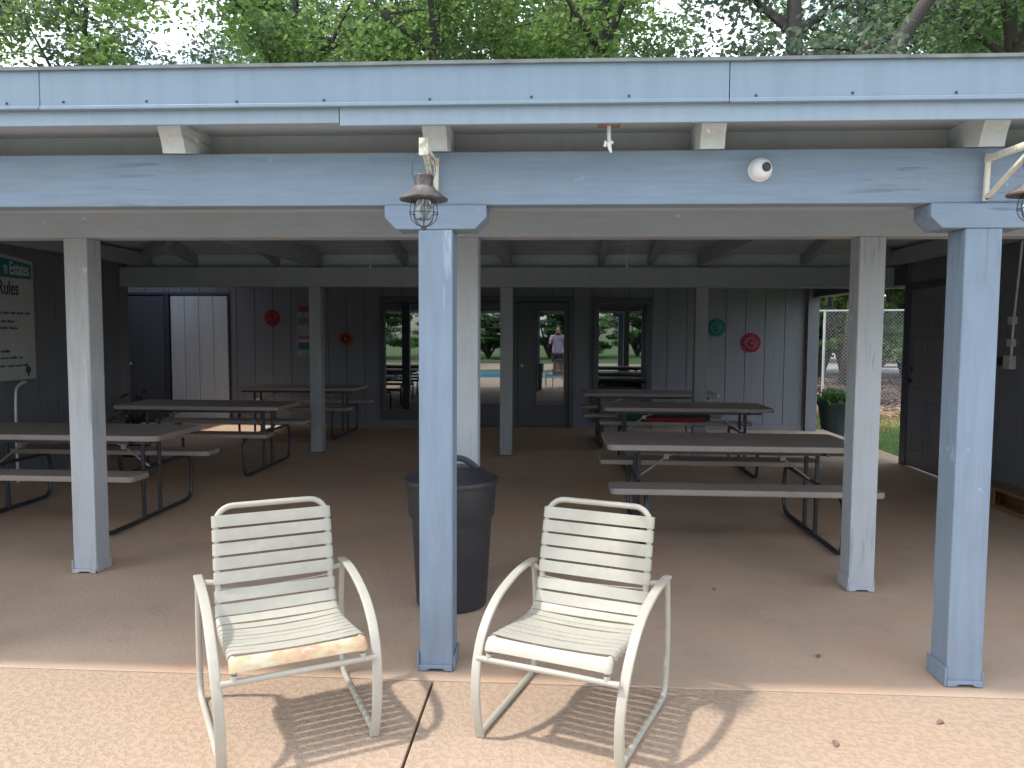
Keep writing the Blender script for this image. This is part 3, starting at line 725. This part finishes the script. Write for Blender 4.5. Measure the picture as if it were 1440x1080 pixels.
# ------------------------------------------------------------------ trash can
cx, cy = -.575, 4.22
t = thing('trash_can', (cx, cy, 0), 'round charcoal plastic trash can with lid between blue and grey posts', 'trash can')
m_ = MB(); m_.lathe([(.0, .004), (.190, .004), (.197, .02), (.222, .47), (.228, .50), (.240, .515), (.246, .66), (.248, .70), (.235, .70), (.22, .50), (.19, .05), (0, .04)], (cx, cy, 0), 44); cb = m_.build('body', M['can'], t)
m_ = MB(); m_.lathe([(.262, .690), (.266, .700), (.262, .716), (.235, .728), (.205, .735), (.19, .755), (.12, .775), (0, .785)], (cx, cy, 0), 44); ld = m_.build('lid', M['can'], t)
m_ = MB(); m_.tube(catmull([(cx + .02 - .105, cy, .765), (cx - .075, cy, .80), (cx - .03, cy, .822), (cx + .05, cy, .822), (cx + .10, cy, .80), (cx + .145, cy, .765)], 4), .014, 8, sect=(.035, .018)); m_.build('handle', M['can'], ld)

# ------------------------------------------------------------------ strap chairs
def chair(loc, fwd, label, stained):
    t = thing('pool_chair', (0, 0, 0), label, 'chair', 'cream strap patio chairs')
    # local: -y is forward
    for s in (-1, 1):
        m_ = MB()
        xa = s * .283
        arm = catmull([(xa * 1.05, .305, .518), (xa * 1.05, .20, .522), (xa * 1.04, .06, .512), (xa * 1.03, -.10, .474), (xa * 1.02, -.22, .40), (xa, -.292, .30), (xa * .98, -.318, .19), (xa * .97, -.312, .09), (xa * .96, -.292, .004)], 5)
        m_.tube(arm, .01, 12, sect=(.036, .015)); m_.build('arm', M['frame'], t)
        m_ = MB()
        leg = catmull([(xa * 1.05, .300, .512), (xa * 1.05, .318, .36), (xa * 1.05, .322, .20), (xa * 1.045, .312, .08), (xa * 1.04, .285, .028), (xa * 1.03, .23, .0135), (xa * 1.0, .0, .0135), (xa * .965, -.285, .0135)], 5)
        m_.tube(leg, .0125, 10); m_.build('leg', M['frame'], t)
    xr = .226
    prof = catmull([(0, -.310, .343), (0, -.300, .366), (0, -.272, .380), (0, -.15, .366), (0, .0, .350), (0, .10, .345), (0, .165, .365), (0, .200, .42), (0, .225, .50), (0, .265, .66), (0, .30, .80)], 6)
    prof = [p for p in prof]
    # arclength
    L = [0.]
    for a, b_ in zip(prof[:-1], prof[1:]): L.append(L[-1] + (b_ - a).length)
    def at(sv):
        for i in range(len(L) - 1):
            if L[i + 1] >= sv: break
        f_ = (sv - L[i]) / (L[i + 1] - L[i]); p = prof[i].lerp(prof[i + 1], f_); tv = (prof[i + 1] - prof[i]).normalized()
        return p, tv
    tot = L[-1]
    m_ = MB(); rc = .07
    top, tv = at(tot); cut = [p for p, l in zip(prof, L) if l < tot - rc]
    left = [Vector((-xr, p.y, p.z)) for p in cut]; right = [Vector((xr, p.y, p.z)) for p in reversed(cut)]
    base = at(tot - rc)[0]; crn = []
    for a in [180 - 90 * i / 6 for i in range(7)]:
        ca, sa = math.cos(math.radians(a)), math.sin(math.radians(a))
        q = base + tv * (rc * sa); crn.append(Vector((-xr + rc + rc * ca, q.y, q.z)))
    crn2 = [Vector((-p.x, p.y, p.z)) for p in reversed(crn)]
    m_.tube(left + crn + crn2 + right, .0125, 10)
    bf = m_.build('sling_frame', M['frame'], t)
    m_ = MB(); m_.tube([(-.272, -.312, .315), (.272, -.312, .315)], .0115, 10)
    for s in (-1, 1): m_.tube([(s * xr, -.308, .338), (s * xr, -.312, .312)], .012, 8)
    m_.build('crossbar', M['frame'], t)
    for s in (-1, 1): m_ = MB(); m_.tube([(s * .295, .265, .505), (s * .226, .228, .505)], .011, 8); m_.build('arm_stub', M['frame'], t)
    def strap(s0, s1, mat, lab=None, sag=.006, twist=0.):
        m_ = MB(); rows = []
        for k in range(4):
            sv = s0 + (s1 - s0) * k / 3; p, tv_ = at(sv); nrm = Vector((0, -tv_.z, tv_.y))   # toward the sitter
            row = []
            R_ = .0152; d = (k - 1.5) / 1.5
            for a in (-90, -20, 30, 60, 90): row.append((-xr - R_ * math.cos(math.radians(a)) * (1 if a < 90 else 0), R_ * math.sin(math.radians(a))))
            for u in (-.8, -.5, 0, .5, .8): row.append((xr * u, R_ - sag * (1 - u * u) + twist * u * d))
            row += [(-a_, b_) for a_, b_ in reversed(row[:5])]
            rows.append([Vector((a_, p.y, p.z)) + nrm * (b_ - .0006 * d * d) for a_, b_ in row])
        n_ = len(rows[0]); vs = [q for r_ in rows for q in r_]
        fs = [(i * n_ + j, i * n_ + j + 1, (i + 1) * n_ + j + 1, (i + 1) * n_ + j) for i in range(3) for j in range(n_ - 1)]
        m_._add(vs, fs, True)
        o = m_.build('strap', mat, bf); sd_ = o.modifiers.new('thick', 'SOLIDIFY'); sd_.thickness = .0028; sd_.offset = 1; es = o.modifiers.new('crisp', 'EDGE_SPLIT'); es.split_angle = math.radians(40)
        if lab: o['label'] = lab
    # seat straps from the front edge back, then the back straps down from the top
    s = .006
    strap(s, s + .042, M['stained'] if stained else M['strap'], 'worn front strap with orange stains' if stained else None); s += .042 + .018
    while s < .43:
        strap(s, s + .042, M['strap'], sag=.008 + RND.uniform(0, .006)); s += .042 + .0075
    e = tot - .036; i = 0
    while e - .047 > s - .012 and i < 9:
        strap(e - .0475, e, M['strap'], sag=.003 + RND.uniform(0, .005), twist=RND.uniform(-.006, .006)); e -= .0475 + .0095; i += 1
        if i == 5:
            pass
            # a slack strand hangs in the wider gap
            p0 = at(e - .006)[0]; m_ = MB(); m_.tube(catmull([(-xr, p0.y - .012, p0.z), (-.08, p0.y - .005, p0.z - .010), (.09, p0.y - .004, p0.z - .006), (xr, p0.y - .012, p0.z + .004)], 5), .0022, 6); m_.build('loose_cord', M['strap'], bf)
            e -= .016
    a = math.atan2(fwd[0], -fwd[1])
    t.location = loc; t.rotation_euler = (0, 0, a)
    return t
chair((-1.052, 2.897, -.001), (.288, -.513), 'cream strap chair with an orange stained front strap', True)
chair((.083, 2.972, -.001), (-.207, -.55), 'clean cream strap chair standing before the brown picnic tables', False)

# ------------------------------------------------------------------ plants outside and in
def leaf_quads(mb, centres, n, spread, size, rnd, flat=.0):
    for _ in range(n):
        c = rnd.choice(centres)
        while True:
            d = Vector((rnd.uniform(-1, 1), rnd.uniform(-1, 1), rnd.uniform(-1, 1)))
            if d.length < 1: break
        p = Vector(c[:3]) + Vector((d.x, d.y, d.z * (1 - flat))) * c[3] * spread
        a = Vector((rnd.gauss(0, 1), rnd.gauss(0, 1), rnd.gauss(0, .55))).normalized()
        b_ = a.cross(Vector((rnd.gauss(0, 1), rnd.gauss(0, 1), rnd.gauss(0, 1)))).normalized()
        s = size * rnd.uniform(.6, 1.35)
        mb._add([p - a * s * .55, p + b_ * s * .32 , p + a * s * .6, p - b_ * s * .32], [(0, 1, 2, 3)], False)
def tree(name, loc, label, group, seed, H, crown0, crown_r, leaf, nleaf, lsize, lean=(0, 0), tr=.2, forks=5, cat='tree', clump=.95, nclump=46, back=3.0):
    rnd = random.Random(seed)
    t = thing(name, loc, label, cat, group); L = Vector(loc)
    m_ = MB(); tips = []
    pts = []; 
    for i in range(9):
        u = i / 8; pts.append(L + Vector((lean[0] * u * H + .12 * math.sin(u * 5 + seed), lean[1] * u * H + .1 * math.cos(u * 4 + seed) - .1, u * H * .92)))
    m_.tube(pts, [tr * (1.25 if i == 0 else 1) * (1 - .78 * i / 8) for i in range(9)], 9)
    for k in range(forks * 2):
        u = rnd.uniform(.42, .92); base = L + Vector((lean[0] * u * H, lean[1] * u * H, u * H * .92)); base = pts[0].lerp(pts[8], 0) if False else pts[min(8, int(u * 8))]
        a = k * 2.4 + rnd.uniform(-.4, .4); ln = crown_r * rnd.uniform(.55, 1.0) * (1.15 - .45 * u)
        d = Vector((math.cos(a), math.sin(a), rnd.uniform(.35, .9)))
        p1 = base + d * ln * .5 + Vector((0, 0, .1)); p2 = base + d * ln + Vector((rnd.uniform(-.4, .4), rnd.uniform(-.4, .4), rnd.uniform(-.2, .5)))
        r0 = tr * (1 - .7 * u) * .75
        m_.tube([base, p1, p2], [r0, r0 * .6, r0 * .2], 7); tips += [p1, p2]
        for q in range(2):
            d2 = Vector((rnd.uniform(-1, 1), rnd.uniform(-1, 1), rnd.uniform(-.2, .8))).normalized()
            p3 = p1 + d2 * ln * .55; m_.tube([p1, (p1 + p3) / 2 + Vector((0, 0, .06)), p3], [r0 * .4, r0 * .28, r0 * .1], 5); tips.append(p3)
    m_.build('trunk', M['bark'], t)
    cl = [(p.x, p.y, p.z, clump * rnd.uniform(.6, 1.25)) for p in tips if p.z > L.z + crown0]
    for _ in range(nclump):
        a = rnd.uniform(0, 2 * PI); r = crown_r * math.sqrt(rnd.uniform(.02, 1)); zz = rnd.uniform(crown0, H * 1.02)
        k = 1 - abs((zz - crown0) / (H * 1.02 - crown0) - .42) * 1.1
        cl.append((L.x + lean[0] * zz + math.cos(a) * r * k, L.y + back + lean[1] * zz + math.sin(a) * r * k, L.z + zz, clump * rnd.uniform(.5, 1.15)))
    m_ = MB(); leaf_quads(m_, cl, nleaf, 1., lsize, rnd, .25)
    m_.build('crown', leaf, t, fix=False)
    return t
GT = 'trees rising behind the pavilion roof'
# variants, then copies
T1 = tree('shade_tree', (-3.3, 20.5, -.16), 'bright green tree with forked trunk above the roof, left of centre', GT, 3, 13.0, 5.5, 4.3, M['leaf_a'], 19500, .15, tr=.33)
T2 = tree('shade_tree', (5.6, 19.6, -.16), 'dark trunked open tree with sky gaps above the fascia joint', GT, 11, 13.0, 6.5, 4.0, M['leaf_c'], 9500, .15, tr=.46, forks=6, nclump=24, back=3.6)
T3 = tree('shade_tree', (11.2, 20.5, -.16), 'deep green tree above the end of the roof', GT, 23, 12.5, 4.5, 4.3, M['leaf_b'], 16500, .15, tr=.33)
T4 = tree('leaning_tree', (-14.2, 21., -.16), 'thin grey green tree leaning inward over the roof end', GT, 31, 12.5, 6.0, 2.6, M['leaf_c'], 8000, .15, lean=(.13, 0), tr=.2, nclump=16)
def again(T, loc, rz, sc, label, group=GT):
    o = copy_tree(T); o.location = loc; o.rotation_euler = (0, 0, rz); o.scale = (sc, sc, sc); o['label'] = label; o['group'] = group; return o
again(T3, (-1.4, 31., -.16), 1.2, 1.25, 'deep green tree far back behind the forked trunk')
again(T3, (2.2, 33., -.16), 2.6, 1.3, 'deep green tree far back behind the single trunk')
again(T3, (-10.4, 31., -.16), .6, 1.2, 'deep green tree far back between the leaning tree and the yellow green one')
again(T3, (16.5, 33., -.16), 3.6, 1.3, 'deep green tree far back at the end of the row')
again(T1, (-7.6, 22.5, -.16), 2.1, 1.02, 'bright yellow green tree behind the leaning grey tree')
again(T1, (1.2, 22.0, -.16), .35, 1.05, 'bright green tree with a single dark trunk above the eave hook')
again(T1, (-15.5, 20.0, -.16), 1.0, .95, 'pale green rounded tree over the rules board end of the roof')
again(T3, (-5.2, 27., -.16), 3.2, 1.12, 'deep green tree filling the gap between two bright trees')
again(T3, (10.2, 26.5, -.16), 5.1, 1.12, 'deep green tree behind the dark open trunk')
again(T1, (14.8, 26.0, -.16), 3.3, 1.05, 'green tree at the far end beyond the leaning limb')
one(MB().tube(catmull([(7.45, 19., -.16), (7.45, 19., 4.), (7.6, 19., 7.3), (8.3, 19., 8.9), (9.6, 19., 10.5), (11.2, 19.1, 11.6)]), [.30 - .0072 * i for i in range(31)], 10), 'bare_tree_trunk', M['bark'], (7.45, 19., -.16), 'thick bare trunk leaning across the deep green tree', 'tree trunk')
# low shrubs beyond the fence, seen through the side opening
def shrub(loc, label, seed, r, h, leaf, n, size):
    rnd = random.Random(seed); t = thing('shrub', loc, label, 'shrub', 'shrubs beyond the chain link fence'); L = Vector(loc)
    m_ = MB()
    for k in range(7):
        a = k * .9 + rnd.uniform(-.3, .3); m_.tube([L, L + Vector((math.cos(a) * r * .3, math.sin(a) * r * .3, h * .45)), L + Vector((math.cos(a) * r * .6, math.sin(a) * r * .6, h * .85))], [.06, .04, .012], 6)
    m_.build('stems', M['bark'], t)
    cl = []
    for _ in range(30):
        a = rnd.uniform(0, 2 * PI); q = math.sqrt(rnd.uniform(0, 1)); zz = rnd.uniform(.15, 1.0)
        cl.append((L.x + math.cos(a) * r * q * (1.15 - .45 * zz), L.y + math.sin(a) * r * q * (1.15 - .45 * zz), L.z + h * zz, .32 * r * rnd.uniform(.5, 1.1)))
    m_ = MB(); leaf_quads(m_, cl, n, 1., size, rnd, .2); m_.build('foliage', leaf, t, fix=False); return t
s1 = shrub((9.9, 27.0, -.16), 'bright leafy shrub behind the fence end post', 5, 1.7, 4.2, M['leaf_a'], 7500, .17)
s2 = shrub((12.9, 28.5, -.16), 'dark dense shrub behind the chain link, seen past the door', 8, 2.1, 5.0, M['leaf_b'], 9000, .18)
for o, loc, lab in ((s2, (9.6, 47.5, -.16), 'tall dark shrub across the pale road'), (s2, (14.6, 48., -.16), 'second tall dark shrub across the pale road, further along'), (s1, (20.5, 49., -.16), 'broad dark shrub behind the parked car'), (s2, (25., 50, -.16), 'last dark shrub at the road edge'), (s1, (10.6, 31.5, -.16), 'green shrub half hidden behind the leafy one by the fence'), (s1, (14.2, 32.2, -.16), 'green shrub half hidden behind the dense dark one by the fence'), (s2, (11.6, 35.2, -.16), 'dark shrub standing at the near road edge behind the fence'), (s2, (11.2, 52., -.16), 'dark shrub filling the gap between the two tall ones across the road'), (s2, (17.6, 53., -.16), 'dark shrub directly behind the silver car')):
    c = copy_tree(o); c.location = loc; c.scale = (2.2, 1.5, 1.7); c['label'] = lab
# pot plant in the opening
px, py = 4.52, 12.72
t = thing('potted_plant', (px, py, -.16), 'round dark green pot of leafy plants outside the open doorway', 'potted plant')
m_ = MB(); m_.lathe([(0, -.15), (.17, -.15), (.21, .1), (.25, .36), (.275, .40), (.275, .44), (.245, .44), (.235, .40), (0, .39)], (px, py, 0), 30); m_.build('pot', M['pot'], t)
m_ = MB(); rnd = random.Random(4); leaf_quads(m_, [(px + .18 * math.cos(a), py + .18 * math.sin(a), .47 + .04 * (a % 2), .14) for a in range(7)] + [(px, py, .5, .17)], 520, 1., .075, rnd); m_.build('foliage', M['leaf_p'], t, fix=False)
# dark house plant behind the second table, by the recess
px, py = -5.12, 9.05
t = thing('house_plant', (px, py, 0), 'dark leafy plant in a black tub by the recess corner', 'potted plant')
m_ = MB(); m_.lathe([(0, .003), (.15, .003), (.2, .33), (.21, .36), (.185, .36), (.18, .32), (0, .31)], (px, py, 0), 24); m_.build('tub', M['black'], t)
m_ = MB(); rnd = random.Random(9)
for k in range(26):
    a = rnd.uniform(0, 2 * PI); h_ = rnd.uniform(.12, .46); r_ = rnd.uniform(.03, .26)
    b0 = Vector((px, py, .32)); tip = Vector((px + math.cos(a) * r_, py + math.sin(a) * r_, .34 + h_)); m_.tube([b0, (b0 + tip) / 2 + Vector((0, 0, .04)), tip], [.005, .004, .003], 5)
    side = Vector((-math.sin(a), math.cos(a), 0)); fw = Vector((math.cos(a), math.sin(a), -.5)).normalized(); s_ = rnd.uniform(.05, .09)
    m_._add([tip, tip + fw * s_ + side * s_ * .55, tip + fw * s_ * 2.0, tip + fw * s_ - side * s_ * .55], [(0, 1, 2, 3)])
m_.build('leaves', M['leaf_d'], t, fix=False)

# grass blades and fallen leaves where the opening shows them
m_ = MB(); rnd = random.Random(12)
for _ in range(9000):
    x, y = rnd.uniform(4.35, 8.5), rnd.uniform(10.5, 16.5); h_ = rnd.uniform(.03, .10); a = rnd.uniform(0, PI); w_ = .006
    m_._add([(x - w_ * math.cos(a), y - w_ * math.sin(a), -.16), (x + w_ * math.cos(a), y + w_ * math.sin(a), -.16), (x + rnd.uniform(-.04, .04), y + rnd.uniform(-.04, .04), -.16 + h_)], [(0, 1, 2)])
o = m_.build('grass', M['leaf_a'], None, fix=False); tag(o, 'short lawn grass outside the side doorway', 'grass', kind='stuff')
m_ = MB()
for _ in range(5000):
    y = rnd.uniform(15.5, 32); x = y * rnd.uniform(.28, .52); a = rnd.uniform(0, 2 * PI); s_ = rnd.uniform(.04, .09)
    d1 = Vector((math.cos(a), math.sin(a), rnd.uniform(-.3, .3))) * s_; d2 = Vector((-math.sin(a), math.cos(a), rnd.uniform(-.3, .3))) * s_ * .6; p = Vector((x, y, -.145 + rnd.uniform(0, .03)))
    m_._add([p - d1, p + d2, p + d1, p - d2], [(0, 1, 2, 3)])
o = m_.build('fallen_leaves', M['litterleaf'], None, fix=False); tag(o, 'brown fallen leaves strewn below the chain link fence', 'leaves', kind='stuff')

# chain link fence
FX0, FX1, FYY, FH = 6.9, 15.2, 20.3, 2.13
t = thing('chain_link_fence', (FX0, FYY, -.16), 'tall galvanised chain link fence with top rail beyond the doorway', 'fence')
for x in (FX0, FX0 + 2.75, FX0 + 5.5, FX1): m_ = MB(); m_.tube([(x, FYY, -.16), (x, FYY, FH + .03)], .032, 10); m_.build('post', M['galv'], t)
m_ = MB(); m_.tube([(FX0 - .15, FYY, FH), (FX1, FYY, FH + .10)], .028, 10); m_.build('top_rail', M['galv'], t)
m_ = MB(); W_ = FX1 - FX0; h_ = FH + .1; k = -h_
while k < W_:
    for s in (1, -1):
        u0, u1 = max(k, 0), min(k + h_, W_)
        z0, z1 = u0 - k, u1 - k
        if s < 0: z0, z1 = h_ - z0, h_ - z1
        if u1 > u0: m_.tube([(FX0 + u0, FYY - .03, -.12 + z0), (FX0 + u1, FYY - .03, -.12 + z1)], .0021, 3, caps=False)
    k += .095
m_.build('chain_link_mesh', M['galv'], t)

# parked car on the road, small in the opening
t = thing('parked_car', (17.6, 40.5, -.12), 'silver car parked on the pale road beyond the fence', 'car')
cx_, cy_, cz = 17.6, 40.5, -.12
side = [(-2.1, .35), (-2.15, .75), (-1.9, .9), (-1.1, .98), (-.55, 1.42), (.75, 1.45), (1.45, 1.0), (2.1, .92), (2.18, .6), (2.1, .35)]
m_ = MB(); m_.prism([(cx_ + a, cz + b_) for a, b_ in side], cy_ - .85, cy_ + .85); cb = m_.build('body', plain('silver car paint', (.42, .43, .45), .3, metal=.4, var=.03), t, bevel=.06)
m_ = MB(); m_.prism([(cx_ + a, cz + b_) for a, b_ in ((-.95, 1.0), (-.5, 1.36), (.05, 1.38), (.05, 1.0))], cy_ - .865, cy_ - .852); m_.prism([(cx_ + a, cz + b_) for a, b_ in ((.12, 1.0), (.12, 1.38), (.7, 1.38), (1.25, 1.0))], cy_ - .865, cy_ - .852); m_.build('window', M['black'], cb)
for a in (-1.35, 1.35):
    for s in (-1, 1):
        m_ = MB(); m_.lathe([(.0, 0), (.2, .0), (.32, .02), (.33, .12), (.32, .2), (0, .2)], (cx_ + a, cy_ + s * .80 + .1, cz + .33), 22, 'y'); m_.build('wheel', M['black'], t)

# ------------------------------------------------------------------ behind the camera (seen only in the glass)
person = thing('person', (.06, -.34, 0), 'person in lilac shirt and dark shorts raising a phone to the face', 'person')
def skin(name, V_, E_, R_, mat, parent, sub=1):
    me = bpy.data.meshes.new(name); off = WL[parent.name]
    me.from_pydata([tuple(Vector(v)) for v in V_], E_, []); me.materials.append(mat)
    o = bpy.data.objects.new(name, me); COL.objects.link(o); o.parent = parent
    sk = o.modifiers.new('skin', 'SKIN')
    for i, r_ in enumerate(R_):
        rr_ = r_ if isinstance(r_, tuple) else (r_, r_); me.skin_vertices[0].data[i].radius = rr_
    me.skin_vertices[0].data[0].use_root = True
    sb = o.modifiers.new('sub', 'SUBSURF'); sb.levels = sub; sb.render_levels = sub
    return o
SKN = plain('skin', (.50, .29, .21), .5, var=.05)
V_ = [(0, 0, .95), (0, .01, 1.15), (0, .0, 1.38), (0, .02, 1.48), (0, .04, 1.56), (0, .05, 1.66), (0, .03, 1.72)]; E_ = [(i, i + 1) for i in range(6)]; R_ = [(.15, .11), (.14, .10), (.17, .10), .055, .075, .088, .05]
for s in (-1, 1):
    n_ = len(V_); V_ += [(s * .09, 0, .9), (s * .11, .02, .50), (s * .12, -.02, .09), (s * .13, .12, .04)]; E_ += [(0, n_), (n_, n_ + 1), (n_ + 1, n_ + 2), (n_ + 2, n_ + 3)]; R_ += [.095, .06, .04, (.04, .03)]
    n_ = len(V_); V_ += [(s * .19, 0, 1.40), (s * .27, .04, 1.17), (s * .16, .20, 1.40), (s * .10, .235, 1.47)]; E_ += [(2, n_), (n_, n_ + 1), (n_ + 1, n_ + 2), (n_ + 2, n_ + 3)]; R_ += [.06, .043, .03, (.035, .016)]
    hb = n_ + 3
    for k, (dx, dz, ln) in enumerate(((-.0, .035, .07), (.01, .015, .075), (.014, -.006, .07), (.014, -.026, .055))):
        n_ = len(V_); V_ += [(s * (.075 - dx * .3), .255, 1.485 + dz), (s * .055, .262, 1.49 + dz)]; E_ += [(hb, n_), (n_, n_ + 1)]; R_ += [.009, .008]
    n_ = len(V_); V_ += [(s * .085, .215, 1.50), (s * .06, .225, 1.53)]; E_ += [(hb, n_), (n_, n_ + 1)]; R_ += [.011, .009]
V_.append((0, .15, 1.645)); E_.append((5, len(V_) - 1)); R_.append(.013)     # nose
skin('body', V_, E_, R_, SKN, person)
V_ = [(0, 0, .80), (0, 0, .95), (0, .01, 1.15), (0, 0, 1.36), (0, .01, 1.46)]; E_ = [(0, 1), (1, 2), (2, 3), (3, 4)]; R_ = [(.20, .16), (.20, .16), (.185, .145), (.195, .13), (.08, .075)]
for s in (-1, 1): n_ = len(V_); V_ += [(s * .19, 0, 1.40), (s * .245, .025, 1.25)]; E_ += [(3, n_), (n_, n_ + 1)]; R_ += [.085, .075]
skin('shirt', V_, E_, R_, plain('lilac shirt', (.36, .34, .48), .8), person)
V_ = [(0, 0, .96)]; E_ = []; R_ = [(.18, .14)]
for s in (-1, 1): n_ = len(V_); V_ += [(s * .1, 0, .82), (s * .115, .01, .55)]; E_ += [(0, n_), (n_, n_ + 1)]; R_ += [.12, .10]
skin('shorts', V_, E_, R_, plain('dark shorts', (.03, .03, .045), .8), person)
skin('hair', [(0, -.01, 1.66), (0, .0, 1.735), (0, .06, 1.75)], [(0, 1), (1, 2)], [.085, .07, .05], plain('brown hair', (.11, .05, .03), .7), person)
for s in (-1, 1): m_ = MB(); m_.lathe([(0, 0), (.012, .002), (.008, .008), (0, .009)], (.06 + s * .032, -.34 + .13, 1.68), 10, 'y'); m_.v = [(a, 2 * (-.21) - b_, c) for a, b_, c in m_.v]; m_.build('eye', M['black'], person)
m_ = MB(); m_.box(.06 - .078, .06 + .078, -.085, -.077, 1.455, 1.53); ph = one(m_, 'phone', M['black'], (.06, -.08, 1.455), 'black phone held level in both hands', 'phone')
# far side of the pool: trees reflected in the glass
GR = 'shrubs across the pool, seen in the glass'
rb = random.Random(77)
for k, x in enumerate((-30, -26, -22, -18.5, -15, -11.5, -8, -4.5, -1, 2.5, 6, 9.5, 13, 17, 21, 25)):
    o = copy_tree(s2 if k % 3 else s1); o.location = (x + rb.uniform(-.6, .6), -29 + rb.uniform(-5, 5), -.16); sc = rb.uniform(.6, 1.0); o.scale = (1.7, 1.5, sc); o.rotation_euler = (0, 0, rb.uniform(0, 6))
    o.name = 'far_shrub'; o['label'] = 'dark shrub in the row across the pool, mirrored in the glass doors'; o['category'] = 'shrub'; o['group'] = GR
for k, (x, y) in enumerate(((-10.5, -14.), (-6.5, -19), (6.8, -17.5))):
    o = again(T2 if k != 1 else T3, (x, y, -.16), k * 1.3, .8, ('open dark trunked tree near the pool, mirrored in a window', 'dense tree beyond the pool, mirrored in a window', 'open tree at the far pool corner, mirrored beside the door')[k], 'trees by the pool')

rd = random.Random(21)
for k, (x, y, lab) in enumerate(((1.25, 3.62, 'dry brown leaf on the shaded slab between chair and end post'), (1.52, 3.02, 'curled dry leaf on the sunlit deck near the end post'), (1.05, 2.83, 'dry brown scrap on the sunny deck beside the clean chair'), (.95, 4.55, 'dark leaf fragment on the covered floor behind the clean chair'))):
    m_ = MB(); a = rd.uniform(0, 6); L_ = rd.uniform(.018, .03)
    ca, sa = math.cos(a), math.sin(a)
    pts = [(-1, 0, .1), (-.3, .45, .30), (.5, .35, .22), (1.1, 0, .06), (.5, -.35, .25), (-.3, -.42, .34)]
    m_._add([(x + (ca * u - sa * v_) * L_, y + (sa * u + ca * v_) * L_, .001 + w_ * L_) for u, v_, w_ in pts] + [(x, y, .002)], [(0, 1, 6), (1, 2, 6), (2, 3, 6), (3, 4, 6), (4, 5, 6), (5, 0, 6)])
    one(m_, 'dry_leaf', M['litterleaf'], (x, y, 0), lab, 'leaf', 'dry leaves on the slab')
# ------------------------------------------------------------------ light, sky, camera
SUN = Vector((.60, .10, -1.)).normalized()
sl = bpy.data.lights.new('sun', 'SUN'); sl.energy = 2.0; sl.angle = math.radians(2.2); sl.color = (1, .94, .86)
so = bpy.data.objects.new('sun', sl); COL.objects.link(so); so.rotation_euler = SUN.to_track_quat('-Z', 'Y').to_euler(); so.location = (-20, -5, 35)
W = bpy.data.worlds.new('World'); S.world = W; W.use_nodes = True
nt = W.node_tree; bg = nt.nodes['Background']
sky = nt.nodes.new('ShaderNodeTexSky'); sky.sky_type = 'NISHITA'; sky.sun_disc = False
sky.sun_elevation = math.asin(-SUN.z); sky.sun_rotation = math.atan2(-SUN.x, -SUN.y); sky.dust_density = 1.5; sky.ozone_density = 1.2
tc = nt.nodes.new('ShaderNodeTexCoord'); mp = nt.nodes.new('ShaderNodeMapping'); mp.inputs['Scale'].default_value = (1, 1, 2.2)
nt.links.new(tc.outputs['Generated'], mp.inputs[0])
cl = noise_tex(nt, mp.outputs[0], 2.6, 7, .6)
cm = ramp(nt, cl, [(.43, .0), (.61, 1.)])
nt.links.new(mixc(nt, cm, sky.outputs[0], (12.5, 12.8, 13.2)), bg.inputs['Color'])
bg.inputs['Strength'].default_value = .15
S.view_settings.view_transform = 'Standard'; S.view_settings.look = 'None'; S.view_settings.exposure = .96; S.view_settings.gamma = 1

cam = bpy.data.cameras.new('camera'); cam.sensor_fit = 'HORIZONTAL'; cam.sensor_width = 36; cam.lens = 36 * 1081 / 1440; cam.clip_start = .02; cam.clip_end = 2000
co = bpy.data.objects.new('camera', cam); COL.objects.link(co)
pit, yaw, roll = .06615976, .05700772, .00516249
cr, sr, cp, sp, cyw, syw = math.cos(roll), math.sin(roll), math.cos(pit), math.sin(pit), math.cos(yaw), math.sin(yaw)
Zr = Matrix(((cyw, -syw, 0), (syw, cyw, 0), (0, 0, 1)))
r = Zr @ Vector((1, 0, 0)); w_ = Zr @ Vector((0, cp, -sp)); u = Zr @ Vector((0, sp, cp))
r3 = cr * r + sr * u; u3 = -sr * r + cr * u
mw = Matrix((( r3.x, u3.x, -w_.x, 0), (r3.y, u3.y, -w_.y, 0), (r3.z, u3.z, -w_.z, 1.52), (0, 0, 0, 1)))
co.matrix_world = mw
S.camera = co
S.cycles.max_bounces = 10; S.cycles.diffuse_bounces = 6; S.cycles.glossy_bounces = 4; S.cycles.use_denoising = True
S.render.film_transparent = False
